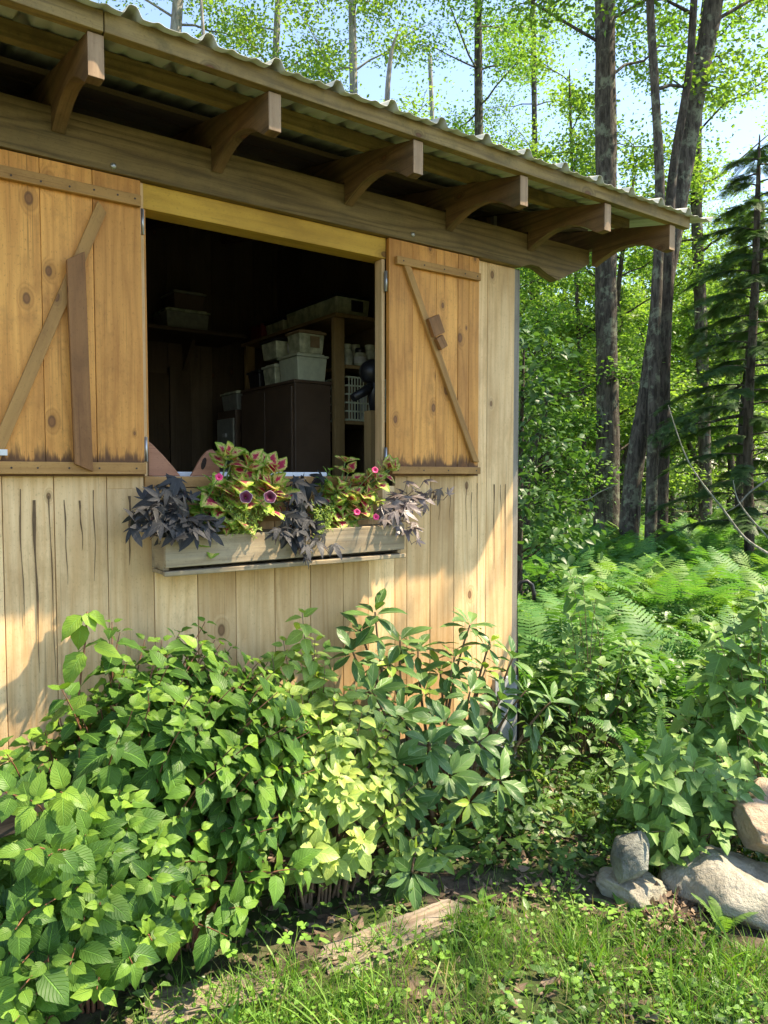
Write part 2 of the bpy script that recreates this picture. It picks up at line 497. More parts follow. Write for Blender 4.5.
# ------------------------------------------------------------------ materials of the shed
M_PINE = wood('pine_boards', (.82, .56, .29), (.62, .36, .15), knot=.26, grain=1.0, grey=.12, tint=.5, streak=.5, blotch=.45)
M_SHUT = wood('shutter_pine', (.74, .345, .085), (.44, .165, .036), knot=.36, grain=.8, stain=.3, tint=.42, rough=.6, drip=(1.585, .10, .9), streak=.55)
M_BATT = wood('batten', (.48, .26, .085), (.28, .13, .04), knot=.15, grain=.6, stain=.45, tint=.3)
M_BATTD = wood('dark_batten', (.32, .15, .055), (.17, .07, .026), knot=.1, grain=.6, stain=.3, tint=.2)
M_HEAD = wood('header_board', (.62, .36, .06), (.42, .22, .034), knot=.2, grain=.6, tint=.1, streak=.5)
M_BEAM = wood('treated_beam', (.26, .175, .07), (.11, .072, .028), knot=.1, grain=1.25, tint=.1, fine=1.6, mildew=.35, streak=.7)
M_RAFT = wood('rafter_wood', (.25, .145, .066), (.11, .06, .028), knot=.3, grain=1.2, tint=.5, mildew=.6, streak=.8, stain=.5)
M_RAFTEND = wood('rafter_end', (.42, .28, .16), (.26, .16, .085), knot=0, grain=.9, tint=.2)
M_PURL = wood('purlin_wood', (.36, .25, .095), (.17, .11, .04), knot=.25, grain=1.1, tint=.3, mildew=.7, streak=.7)
M_GREYW = wood('grey_wood', (.28, .25, .20), (.15, .13, .10), knot=.1, grain=.9, tint=.2, grey=.5)
M_DARKIN = wood('interior_boards', (.15, .10, .055), (.085, .055, .03), knot=.2, grain=.6, tint=.35)  # wood darkened; the unlit interior's shade is put into its colour
M_SHELFW = wood('shelf_wood', (.42, .28, .12), (.27, .17, .07), knot=.2, grain=.6, tint=.2)
M_BOXW = wood('planter_wood', (.46, .36, .22), (.27, .20, .12), knot=.4, grain=1.2, tint=.3, grey=.5, mildew=.25, streak=.6)
M_STEEL = plain('hinge_steel', (.45, .45, .43), .35, metal=.8, noise=.1)
M_CRACK = plain('crack_dark', (.15, .09, .045), .9)
M_NAIL = plain('nail_head', (.06, .04, .03), .5, metal=.3)
M_ROOF = plain('corrugated_metal', (.44, .445, .36), .6, metal=.0, noise=.12, scale=6)
M_CONC = plain('concrete', (.42, .42, .41), .85, noise=.2, scale=25, bump=.3)
M_LINT = plain('dark_interior_tone', (.02, .018, .016), .8)  # near black tone for the interior, not assigned to any part

# ------------------------------------------------------------------ the shed
SHED_O = Vector((.7, 0, 0))
shed = thing('garden_shed', 'pine board garden shed with open shuttered window and corrugated metal roof', 'shed', SHED_O)
def sp(mb, name, mat, parent=None, bevel=.0025):
    return mb.build(name, mat, parent or shed, bevel, SHED_O)

SLOPE = .20
WX0, WX1, WZ0, WZ1 = .883, 1.957, 1.50, 2.522
XL, XR = -1.55, 2.797
SILL = 1.545
# front plank wall: vertical boards, cut round the window
mb = MB(); cr = []
seams = [XL, -1.37, -1.17, -1.0, -.80, -.63, -.45, -.28, -.09, .08, .235, .397, .559, .737, .905, 1.075, 1.235, 1.41, 1.58, 1.745, 1.88, 2.03, 2.10, 2.24, 2.39, 2.545, 2.605, XR]
for a, b in zip(seams, seams[1:]):
    x0, x1 = a + .0012, b - .0012
    z0 = .30 + random.uniform(-.004, .004)
    y = random.uniform(-.0015, .0015)
    if x0 > WX0 - .03 and x1 < WX1 + .09 or (x0 < WX0 < x1 and x1 > WX0 + .01) and False:
        mb.box((x0, -.022 + y, z0), (x1, y, WZ0), 2)
    elif x1 <= WX0 + .03 and x1 > WX0 - .002:
        mb.box((x0, -.022 + y, z0), (x1, y, WZ0), 2)
        mb.box((x0, -.022 + y, WZ0), (WX0 - .012, y, 2.612), 2)
    else:
        mb.box((x0, -.022 + y, z0), (x1, y, 2.612), 2)
wall = sp(mb, 'plank_wall', M_PINE, bevel=.002)
# saw slits and drying cracks below the window line, a sliver proud of the boards
def crack(x, z0, z1, w):
    n = 9; pl = []; pr = []
    for i in range(n + 1):
        t = i / n; z = z0 + (z1 - z0) * t
        xx = x + .004 * math.sin(t * 2.6 + x * 9) + .0018 * math.sin(t * 9 + x * 31) + .003 * t * math.sin(x * 70)
        ww = w * (1 - t) ** .7 * (1 + .5 * math.sin(t * 14 + x * 50)) + .0006
        pl.append((xx - ww / 2, z)); pr.append((xx + ww / 2, z))
    sp(MB().prism(pl + pr[::-1], (0, -.0008, 0), (0, -.0245, 0), (1, 0, 0), (0, 0, 1)), 'board_crack', M_CRACK, wall, 0)
slits = [(76, .45, .005), (128, .55, .010), (183, .8, .006), (237, .45, .006), (290, .30, .008), (340, .33, .005), (468, .40, .010)]
for cx, L, wd in slits:
    p = at_y(cx / 3.656, 492, -.022); crack(p.x, p.z + random.uniform(-.03, .012), p.z - L * random.uniform(.6, 1.2), wd * random.uniform(.45, .95))
for cx, L, wd in ((195, .32, .006), (235, .38, .006), (248, .30, .007), (262, .55, .005), (303, .50, .007), (330, .45, .005), (318, .3, .004), (170, .25, .005)):
    p = at_y(370 + cx / 2.438, 484, -.022); crack(p.x, p.z + random.uniform(-.05, .012), p.z - L * random.uniform(.5, 1.2), wd * random.uniform(.3, .8))
for x in (-.2, .02, .16, -.4): crack(x, 1.5, 1.05, .007)
# header over the opening
sp(MB().box((WX0 - .02, -.030, WZ1), (1.972, .065, 2.613), 0), 'window_header', M_HEAD)
# sill, apron and jambs
sp(MB().box((WX0 - .01, -.030, 1.503), (WX1 + .01, .10, SILL), 0), 'window_sill', wood('sill_board', (.50, .27, .10), (.30, .15, .05), knot=.1, grain=.6))
sp(MB().box((WX0 + .001, -.0265, 1.36), (WX1 - .001, -.0235, 1.500), 0), 'sill_apron', wood('apron_board', (.50, .30, .12), (.32, .17, .06), knot=.3, grain=.6))
sp(MB().box((WX1 - .004, -.024, SILL + .001), (WX1 + .014, .030, WZ1 - .001), 2), 'window_jamb', M_PINE)
sp(MB().box((WX0 - .014, -.028, SILL + .001), (WX0 + .008, .072, WZ1 - .001), 2), 'window_jamb', M_SHUT)
# corner post, grey on the weather side, and the side and back walls
sp(MB().box((XR + .001, -.016, .30), (XR + .042, .13, 2.612), 2), 'corner_post', M_GREYW)
mb = MB(); y = .135
while y < 2.6:
    mb.box((XR + .001, y, .30), (XR + .022, min(y + .17, 2.6), 2.79 + SLOPE * (.545 + y)), 2); y += .172
for yy in (.01,):
    pass
sp(mb, 'plank_wall', M_GREYW)
mb = MB(); y = .002
while y < 2.58:
    mb.box((XL - .024, y, .30), (XL - .002, min(y + .17, 2.6), 2.79 + SLOPE * (.545 + y)), 2); y += .172
sp(mb, 'plank_wall', M_GREYW)
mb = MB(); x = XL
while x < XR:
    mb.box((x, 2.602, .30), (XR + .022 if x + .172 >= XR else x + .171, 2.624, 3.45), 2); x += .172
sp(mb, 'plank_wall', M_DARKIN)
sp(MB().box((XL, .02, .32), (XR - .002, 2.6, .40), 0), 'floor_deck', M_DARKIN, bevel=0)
# inner lining of the side wall with studs
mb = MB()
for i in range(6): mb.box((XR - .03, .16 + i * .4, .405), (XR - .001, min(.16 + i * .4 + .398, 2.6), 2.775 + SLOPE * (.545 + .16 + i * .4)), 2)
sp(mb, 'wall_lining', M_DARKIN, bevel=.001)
mb = MB()
mb.box((XL, .03, .16), (XR, .12, .298), 0)
sp(mb, 'floor_joist', M_GREYW)
for px_ in (2.69, .7, -1.3):
    sp(MB().box((px_ - .10, -.035, -.05), (px_ + .14, .22, .158), 2), 'concrete_pier', M_CONC, bevel=.008)
# the white painted footing boards at the corner
sp(MB().box((2.64, -.062, .02), (2.80, -.037, .50), 2), 'footing_board', plain('white_weathered_paint', (.34, .34, .33), .8, noise=.3, scale=14))

# eaves beam with its scooped end
bp = [(-1.62, 2.614), (2.80, 2.614), (2.87, 2.636), (2.93, 2.634), (3.0, 2.606), (3.08, 2.586), (3.24, 2.665), (3.33, 2.71), (3.33, 2.786), (-1.62, 2.786)]
mb = MB()
mb.prism(bp, (0, .058, 0), (0, -.062, 0), (1, 0, 0), (0, 0, 1))
sp(mb, 'eaves_beam', M_BEAM, bevel=.003)
# carriage bolts on the beam
for bx_, bz_ in ((.77, 2.635), (2.10, 2.645)):
    sp(MB().tube([(bx_, -.0615, bz_), (bx_, -.066, bz_), (bx_, -.069, bz_)], [.011, .010, .004], 10), 'bolt_head', M_STEEL, None, 0)
# rafters with curved tails
tail = [(0.545, 2.8), (0.545, 2.677), (0.505, 2.675), (0.475, 2.693), (0.43, 2.721), (0.38, 2.743), (0.32, 2.758), (0.26, 2.759), (0.2, 2.75), (0.15, 2.735), (0.1, 2.717), (0.066, 2.7), (0.066, 2.795), (-0.05, 2.797)]
SLOPE = .20
inner = [(-2.55, 2.80 + SLOPE * 3.095 - .13), (-2.55, 2.80 + SLOPE * 3.095)]
prof = tail[:-1] + [(-.03, 2.796), *inner]
rx = [-1.13, -.565, 0.0, .567, 1.131, 1.728, 2.291, 2.839, 3.345]
for i, x in enumerate(rx):
    pr = prof
    if i == len(rx) - 1:
        pr = tail[:-2] + [(.066, 2.797), (-.005, 2.797), *inner]
    mb = MB().prism([(-a, b) for a, b in pr], (.045, 0, 0), (x, 0, 0), (0, 1, 0), (0, 0, 1))
    ra = sp(mb, 'rafter', M_RAFT, bevel=.003)
    sp(MB().box((x + .0005, -.5475, 2.6785), (x + .0445, -.5455, 2.7985), 2), 'end_grain', M_RAFTEND, ra, 0)
# purlins (the outer one is the fascia) laid on the rafters
def roof_z(o): return 2.802 + SLOPE * (.545 - o)
mbf = MB()
sp(MB().box((-1.7, -.562, 2.8025), (.608, -.524, 2.862), 0), 'fascia_purlin', M_PURL)
sp(MB().box((.611, -.563, 2.8025), (3.495, -.525, 2.862), 0), 'fascia_purlin', M_PURL)
z = roof_z(.235)
sp(MB().box((-1.7, -.255, z + .0005), (3.42, -.217, z + .056), 0), 'purlin', M_PURL)
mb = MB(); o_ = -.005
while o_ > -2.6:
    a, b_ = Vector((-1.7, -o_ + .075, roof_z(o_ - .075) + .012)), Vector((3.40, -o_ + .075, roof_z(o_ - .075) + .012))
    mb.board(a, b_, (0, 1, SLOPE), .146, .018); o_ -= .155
sp(mb, 'roof_decking', M_DARKIN, bevel=0)  # board rows; the shade under the roof is put into their dark wood
# corrugated sheet roof
nx = 12 * 110; xs = np.linspace(-1.75, 3.66, nx + 1); os_ = np.linspace(.60, -2.66, 14)
PH = at_y(130, 8, -.57).x
d_ = ((xs - PH + .1143) % .2286) - .1143          # ribs every nine inches with shallow swells between
prof_ = .030 * np.exp(-(d_ / .020) ** 4) + .007 * np.exp(-((np.abs(d_) - .074) / .014) ** 2)
V = []
for o_ in os_:
    z = 2.802 + SLOPE * (.545 - o_) + .061
    V.append(np.stack([xs, np.full_like(xs, -o_), z + prof_ + .002 * np.sin(xs * 3.1 + o_ * 2)], -1))
V = np.concatenate(V) - np.array(SHED_O)
Q = []
for j in range(len(os_) - 1):
    a = np.arange(nx) + j * (nx + 1)
    Q.append(np.stack([a, a + 1, a + nx + 2, a + nx + 1], -1))
me = arr_mesh('roof_sheet', V, np.concatenate(Q), V[:, :2].copy(), None, M_ROOF)
ro = link_mesh('roof_sheet', me, shed)
sm = ro.modifiers.new('thickness', 'SOLIDIFY'); sm.thickness = .0012; sm.offset = 1

# shutters
def shutter(x0, x1, seams_, label):
    z0, z1 = SILL + .001, 2.611
    mb = MB()
    for a, b in zip(seams_, seams_[1:]):
        d = random.uniform(-.001, .001)
        mb.box((a + .0008, -.050 + d, z0), (b - .0008, -.0265 + d, z1), 2)
    s = sp(mb, 'shutter', M_SHUT, bevel=.0018)
    s['label'] = label
    return s
def nails(par, pts):
    for p in pts:
        mb = MB().tube([Vector(p) + Vector((0, .004, 0)), Vector(p) + Vector((0, -.0015, 0))], .0035, 7)
        sp(mb, 'nail', M_NAIL, par, 0)
sh = shutter(.24, .868, [.24, .385, .53, .70, .868], 'wide left shutter board with a long diagonal brace and a leaning dark board')
YB = -.050
sp(MB().board((.24, YB - .012, 2.532), (.862, YB - .012, 2.532), (0, 0, 1), .040, .021), 'batten', M_BATT, sh)
sp(MB().board((.24, YB - .012, 1.574), (.866, YB - .012, 1.574), (0, 0, 1), .042, .021), 'batten', M_BATT, sh)
a, b = at_y(101, 208, YB), at_y(-10, 465, YB)
sp(MB().board((a.x, YB - .010, a.z), (b.x, YB - .010, b.z), (1, 0, .3), .040, .018, skew=(.012, .01)), 'brace', M_BATT, sh)
a, b = at_y(73, 258, YB), at_y(81.5, 468, YB)
sp(MB().board((a.x, YB - .032, a.z), (b.x, YB - .028, b.z), (1, 0, 0), .060, .020, skew=(-.018, .014)), 'loose_board', M_BATTD, sh)
nails(sh, [(x, YB - .023, 2.532 + random.uniform(-.008, .008)) for x in (.44, .53, .62, .70, .78, .84)] + [(x, YB - .023, 1.574) for x in (.42, .5, .6, .7, .83)])
for z in (2.47, 1.645):
    mb = MB().box((.8695, -.040, z - .045), (.8815, -.0335, z + .045), 2)
    mb.tube([(.8755, -.041, z - .045), (.8755, -.041, z + .045)], .005, 8)
    sp(mb, 'hinge', M_STEEL, sh, 0)
sp(MB().box((.866, -.033, SILL), (.8825, -.0265, 2.611), 2), 'window_casing', M_PINE)
sh2 = shutter(1.974, 2.522, [1.974, 2.11, 2.25, 2.385, 2.455, 2.522], 'narrower right shutter with one diagonal brace and two small wood blocks')
sp(MB().board((2.005, YB - .012, 2.515), (2.514, YB - .012, 2.515), (0, 0, 1), .036, .021), 'batten', M_BATT, sh2)
sp(MB().board((1.978, YB - .012, 1.572), (2.52, YB - .012, 1.572), (0, 0, 1), .034, .021), 'batten', M_BATT, sh2)
a, b = at_y(405, 266, YB), at_y(474, 462, YB)
sp(MB().board((a.x, YB - .010, a.z), (b.x, YB - .010, b.z), (1, 0, .3), .034, .018, skew=(.01, .01)), 'brace', M_BATT, sh2)
for (p, q) in (((428, 318), (434, 336)), ((434, 338), (439, 349))):
    a, b = at_y(*p, YB), at_y(*q, YB)
    sp(MB().board((a.x, YB - .032, a.z), (b.x, YB - .032, b.z), (1, 0, .25), .07 if p[1] < 330 else .045, .024), 'wood_block', M_BATTD, sh2)
nails(sh2, [(x, YB - .023, 2.515) for x in (2.04, 2.16, 2.28, 2.41, 2.49)] + [(x, YB - .023, 1.572) for x in (2.01, 2.16, 2.31, 2.49)])
for z in (2.42, 1.63):
    mb = MB().box((1.960, -.040, z - .045), (1.9725, -.0335, z + .045), 2)
    mb.tube([(1.966, -.041, z - .045), (1.966, -.041, z + .045)], .005, 8)
    sp(mb, 'hinge', M_STEEL, sh2, 0)
a = at_y(2, 452, YB); sp(MB().box((a.x - .02, YB - .03, a.z - .012), (a.x + .012, YB - .022, a.z + .008), 0), 'latch', plain('white_latch', (.7, .7, .68), .4), sh, .001)

# ------------------------------------------------------------------ inside the shed
M_BLK = plain('black_plastic', (.015, .015, .016), .4)
M_CLEAR = plain('cloudy_plastic', (.50, .54, .34), .25, noise=.35, scale=14, col2=(.74, .76, .54))
M_WHITEP = plain('white_plastic', (.60, .64, .46), .35, noise=.08)
M_CAB = plain('brown_cabinet', (.12, .075, .045), .5, noise=.15, scale=5)
M_RED = plain('red_plastic', (.25, .03, .02), .4)
M_GLASSJ = plain('jar_glass', (.45, .47, .34), .12, noise=.3, scale=20)
M_LABEL = plain('paper_label', (.5, .5, .46), .8)
M_DIM = plain('dusty_grey_plastic', (.32, .32, .26), .5)
M_CARD = plain('cardboard', (.28, .19, .10), .8)
def bin_(label, lo, hi, body, lid, parts=None, lab=None, group='storage bins in the shed', name='storage_bin', handle=False):
    c = ((lo[0] + hi[0]) / 2, (lo[1] + hi[1]) / 2, lo[2])
    r = thing(name, label, 'bin', c, group)
    lo, hi = Vector(lo), Vector(hi); h = hi.z - lo.z
    # tapered body: eight corner points, then a rim
    mb = MB(); ins = .018
    def ring(z, k): return [(lo.x + k, lo.y + k, z), (hi.x - k, lo.y + k, z), (hi.x - k, hi.y - k, z), (lo.x + k, hi.y - k, z)]
    rings = [ring(lo.z, ins), ring(hi.z - .02, .008)]
    for rr in rings: mb.v += [Vector(p) for p in rr]
    mb._uvface((3, 2, 1, 0), [(0, 0)] * 4)
    for j in range(4): mb._uvface((j, (j + 1) % 4, 4 + (j + 1) % 4, 4 + j), [(0, 0), (1, 0), (1, 1), (0, 1)])
    mb._uvface((4, 5, 6, 7), [(0, 0)] * 4)
    mb.build('body', body, r, .006, c)
    mb = MB().box((lo.x, lo.y, hi.z - .019), (hi.x, hi.y, hi.z - .006), 0)
    mb.box((lo.x + .02, lo.y + .02, hi.z - .0055), (hi.x - .02, hi.y - .02, hi.z + .004), 0)
    mb.build('lid', lid, r, .003, c)
    if lab:
        y = lo.y - .001
        MB().box((lo.x + (hi.x - lo.x) * .42, lo.y + .002, lo.z + h * .25), (lo.x + (hi.x - lo.x) * .75, lo.y + .0045, lo.z + h * .75), 0).build('paper_label', lab, r, 0, c)
    return r
# shelving unit along the right-hand wall
c = (2.56, 1.5, .40)
su = thing('shelving_unit', 'open wooden shelving unit behind the window, loaded with bins and jars', 'shelves', c)
for x in (2.375, 2.70):
    for y in (1.06, 2.3):
        MB().box((x, y, .402), (x + .07, y + .04, 2.50 if x < 2.6 else 2.62), 2).build('upright', M_SHELFW, su, .003, c)
SH = (.75, 1.25, 1.86, 2.20, 2.50)
for z in SH:
    MB().box((2.36 if z > 2.4 else 2.448, 1.03 if z > 2.4 else 1.05, z), (2.80, 2.36, z + .022), 1).build('shelf', M_SHELFW, su, .002, c)
top = 2.5225
bin_('long cloudy bin with a black lid on the top shelf', (2.40, 1.08, top), (2.66, 1.75, top + .135), M_CLEAR, M_BLK, lab=M_BLK)
bin_('short cloudy bin behind the long black lidded bin on the top shelf', (2.40, 1.78, top), (2.64, 2.06, top + .11), M_CLEAR, M_BLK)
jg = thing('fuel_can', 'small red can at the far end of the top shelf', 'can', (2.46, 2.18, top))
MB().box((2.40, 2.10, top), (2.54, 2.28, top + .12), 2).build('can_body', M_RED, jg, .012, (2.46, 2.18, top))
MB().tube([(2.47, 2.19, top + .119), (2.47, 2.19, top + .15)], .02, 10).build('can_cap', M_BLK, jg, 0, (2.46, 2.18, top))
# tall cabinet with bins on top
c = (2.22, 1.4, .402)
cb = thing('storage_cabinet', 'tall dark brown cabinet standing in front of the shelves', 'cabinet', c)
MB().box((2.10, 1.06, .402), (2.345, 1.78, 2.09), 2).build('carcass', M_CAB, cb, .004, c)
MB().box((2.085, 1.075, .45), (2.0985, 1.42, 2.07), 2).build('door', M_CAB, cb, .003, c)
MB().box((2.085, 1.425, .45), (2.0985, 1.765, 2.07), 2).build('door', M_CAB, cb, .003, c)
MB().box((2.09, 1.05, 2.0905), (2.35, 1.79, 2.108), 1).build('cabinet_top', M_CAB, cb, .003, c)
ct = 2.1085
bin_('plain white lidded bin on the dark cabinet', (2.12, 1.07, ct), (2.34, 1.32, ct + .16), M_WHITEP, M_WHITEP)
bin_('cloudy tub beside the white bin on the dark cabinet', (2.12, 1.36, ct), (2.30, 1.54, ct + .13), M_CLEAR, M_WHITEP)
bin_('flat tub stacked on top of the plain white bin', (2.14, 1.08, ct + .166), (2.33, 1.25, ct + .30), M_CLEAR, M_CARD, lab=M_CARD)
bin_('cloudy tub with a dark lid stacked on the tub beside the white bin', (2.12, 1.34, ct + .166), (2.32, 1.56, ct + .29), M_CLEAR, M_BLK, lab=M_LABEL)
bin_('dark grey crate on the far end of the dark cabinet', (2.12, 1.58, ct), (2.30, 1.76, ct + .12), M_BLK, M_BLK, group='storage bins in the shed')
c = (2.2, 2.02, .402)
dt = thing('drawer_tower', 'dark tower of small drawers at the far side of the cabinet', 'drawers', c)
MB().box((2.09, 1.87, .402), (2.34, 2.17, 1.99), 2).build('carcass', M_CAB, dt, .003, c)
for k in range(6):
    z = .46 + k * .25
    dr = MB().box((2.078, 1.885, z), (2.0895, 2.155, z + .225), 1).build('drawer', M_DIM, dt, .003, c)
    MB().box((2.07, 1.99, z + .10), (2.0775, 2.05, z + .125), 1).build('handle', M_LABEL, dr, .001, c)
bin_('squat grey tub on top of the drawer tower', (2.10, 1.88, 1.995), (2.33, 2.15, 2.12), M_DIM, M_CLEAR)
# jars and basket on the unit, seen past its end upright
zj = 2.2225
for i, (x, y, h, r_, l) in enumerate(((2.50, 1.12, .12, .036, 'first clear jar behind the shelf upright'), (2.585, 1.10, .10, .040, 'squat jar with a pale paper label on the shelf'),
                                  (2.67, 1.12, .13, .042, 'tallest clear jar beside the window jamb'), (2.62, 1.21, .14, .04, 'clear jar at the back of the jar shelf'))):
    j = thing('glass_jar', l, 'jar', (x, y, zj), 'glass jars on the shelf')
    MB().lathe([(r_ * .9, 0), (r_, .01), (r_, h * .72), (r_ * .72, h * .86), (r_ * .72, h)], n=18).build('jar_body', M_GLASSJ, j)
    MB().lathe([(r_ * .78, h * .88), (r_ * .80, h * .90), (r_ * .80, h + .012), (r_ * .74, h + .016)], n=18).build('jar_lid', M_CLEAR if i != 1 else M_BLK, j)
    if i == 1: MB().lathe([(r_ + .0008, h * .2), (r_ + .0008, h * .6)], n=18, cap=False).build('paper_label', M_LABEL, j)
c = (2.58, 1.16, 1.8825)
wb = thing('wire_basket', 'pale slatted plastic basket on the shelf under the jars', 'basket', c)
mb = MB()
X0, X1, Y0, Y1, Z0, Z1 = 2.455, 2.755, 1.055, 1.35, 1.885, 2.145
for z in np.linspace(Z0, Z1, 6):
    mb.box((X0, Y0, z), (X1, Y0 + .006, z + .010), 0); mb.box((X0, Y0 + .0065, z), (X0 + .006, Y1, z + .010), 1)
for x in np.linspace(X0 + .012, X1 - .012, 14): mb.box((x, Y0 - .0045, Z0), (x + .008, Y0 - .0005, Z1 + .009), 2)
for y in np.linspace(Y0 + .02, Y1 - .012, 10): mb.box((X0 - .0045, y, Z0), (X0 - .0005, y + .008, Z1 + .009), 2)
mb.box((X0 + .01, Y0 + .01, Z0 - .001), (X1, Y1, Z0 + .004), 0)
mb.build('basket_frame', M_WHITEP, wb, .001, c)
for i, x in enumerate((2.49, 2.53, 2.58, 2.63, 2.69)):
    tag(MB().box((x, 1.08, 1.892), (x + .034, 1.28, 2.10 - .02 * (i % 3)), 2).build('storage_box', [M_CARD, M_BLK, M_LABEL][i % 3], None, .003, (x, 1.1, 1.892)),
        ['brown carton at the left of the pale basket', 'dark carton second in the pale basket', 'white carton at the middle of the pale basket', 'brown carton right of the white one in the basket', 'dark carton at the right end of the basket'][i], 'box', 'cartons in the basket')
# black tool hanging inside the right jamb and the board end below it
pt = lambda px, py: at_y(px, py, .30)
c = pt(371, 390)
bl = thing('leaf_blower', 'black garden tool with round body and angled nozzle beside the right jamb', 'garden tool', c)
d = pt(373, 372) 
MB().tube([d + Vector((-.01, -.05, 0)), d + Vector((-.006, -.03, 0)), d + Vector((0, .0, 0)), d + Vector((.006, .04, 0)), d + Vector((.008, .06, 0))], [.02, .055, .066, .06, .02], 16).build('motor_housing', M_BLK, bl, 0, c)
e0, e1 = pt(375, 385), pt(353, 398)
MB().tube([e0, e0.lerp(e1, .5), e1], [.028, .024, .020], 12).build('nozzle', M_BLK, bl, 0, c)
e0, e1 = pt(376, 370), pt(375, 412)
MB().tube([e0, e0.lerp(e1, .5) + Vector((-.01, 0, 0)), e1], [.03, .034, .026], 12).build('handle', M_BLK, bl, 0, c)
a, b = pt(373, 411), pt(373, 411); 
tag(MB().box((a.x - .035, .27, .405), (a.x + .03, .33, a.z), 2).build('timber_post', M_SHELFW, None, .003, (a.x, .3, .405)), 'bare timber post end standing inside the right jamb', 'post')
# back shelf with old boxes, plywood and a table
c = (1.6, 2.4, 2.42)
bs = thing('wall_shelf', 'dark shelf high on the back wall holding old boxes', 'shelf', c)
MB().box((.75, 2.12, 2.52), (2.30, 2.599, 2.545), 0).build('shelf_board', M_DARKIN, bs, .002, c)
for x in (1.0, 2.0): MB().prism([(0, 0), (0, -.2), (.2, 0)], (.03, 0, 0), (x, 2.599, 2.519), (0, -1, 0), (0, 0, 1)).build('shelf_bracket', M_DARKIN, bs, 0, c)
bin_('dusty grey tub with pale lid at the middle of the back shelf', (1.74, 2.2, 2.546), (2.06, 2.5, 2.69), M_DIM, M_CLEAR)
bin_('dark box stacked on the tub of the back shelf', (1.80, 2.22, 2.696), (2.04, 2.48, 2.82), M_CAB, M_DIM)
bin_('dusty tub at the left end of the back shelf', (1.36, 2.2, 2.546), (1.60, 2.5, 2.74), M_DIM, M_DIM)
bin_('grey tub stacked on the left end tub of the back shelf', (1.36, 2.22, 2.746), (1.58, 2.48, 2.95), M_DIM, M_DIM)
c = (1.55, 2.5, .402)
pw = thing('plywood_door', 'brown plywood door panel standing against the back wall', 'door', c)
MB().box((1.15, 2.5, .402), (1.86, 2.53, 2.28), 2).build('panel', wood('plywood', (.10, .06, .025), (.06, .035, .015), knot=.1, grain=.4), pw, .002, c)
for x in (1.10, 1.865): MB().box((x, 2.49, .402), (x + .045, 2.54, 2.33), 2).build('door_frame', M_DARKIN, pw, .002, c)
c = (1.3, .42, .402)
tb = thing('potting_table', 'white topped table just inside the window', 'table', c)
MB().box((.95, .12, 1.540), (1.75, .72, 1.563), 0).build('tabletop', plain('white_tabletop', (.75, .77, .78), .4, noise=.04), tb, .003, c)
for x in (1.0, 1.66):
    for y in (.16, .64): MB().box((x, y, .402), (x + .045, y + .045, 1.5395), 2).build('leg', M_SHELFW, tb, .002, c)
# reddish wooden tote standing in the window
c = (1.0, .03, SILL)
M_TOTE = wood('reddish_wood', (.40, .19, .11), (.25, .105, .06), knot=.1, grain=.5, tint=.1)
tt = thing('wooden_tote', 'reddish brown wooden tote with curved ends on the window sill', 'tote', c)
a = at_y(151, 448, .02).x
MB().prism([(.0, .0), (.128, .0), (.10, .035), (.06, .08), (.02, .12), (.0, .135)], (0, .016, 0), (.893, .0, SILL + .001), (1, 0, 0), (0, 0, 1)).build('end_panel', M_TOTE, tt, .003, c)
x0 = at_y(189, 475, .02).x; wd = at_y(211, 475, .02).x - x0
arc = [(0, 0)] + [(wd * (.08 + .92 * t), .105 * math.sin(t * math.pi / 2) ** .85) for t in (.15, .3, .5, .7, .85, 1)] + [(wd * 1.25, .085), (wd * 1.35, 0)]
ep = MB().prism(arc, (0, .016, 0), (x0, .0, SILL + .001), (1, 0, 0), (0, 0, 1)).build('end_panel', M_TOTE, tt, .003, c)
hc = Vector((x0 + wd * .58, -.0012, SILL + .05))
hp = [(hc.x + .010 * math.cos(t) + .006 * math.sin(t), hc.z + .024 * math.sin(t)) for t in np.linspace(0, 2 * math.pi, 15)[:-1]]
MB().prism(hp, (0, .0008, 0), (0, -.0012, 0), (1, 0, 0), (0, 0, 1)).build('handle_hole', plain('hole_dark', (.03, .018, .012), .9), ep, 0, c)

# ------------------------------------------------------------------ ground
def gz(x, y):
    """height of the ground"""
    d = (x - CAM.x) * FWD_H.x + (y - CAM.y) * FWD_H.y
    z = .018 * np.sin(x * 2.1 + 1) * np.cos(y * 2.7) + .010 * np.sin(x * 5.3 + y * 4.1)
    z = z + .25 * np.clip((d - 4.5) / 6, 0, 1) ** 1.2 * (x > -50)     # a little higher under the ferns
    return z
t = NT('soil_and_litter')
oc = t.n('ShaderNodeTexCoord').outputs['Object']
n1 = t.noise(oc, 3.5, 6, .65); n2 = t.noise(oc, 22, 6, .7); n3 = t.noise(oc, .35, 3, .5)
c = t.mix(t.smooth(n2, .35, .7), (.045, .034, .024), (.125, .098, .068))
c = t.mix(t.math('MULTIPLY', t.smooth(n1, .40, .58), .8), c, (.045, .085, .018))
M_SOIL = t.done(t.principled(c, .95, t.bump(n2, .6, .02), spec=.15))
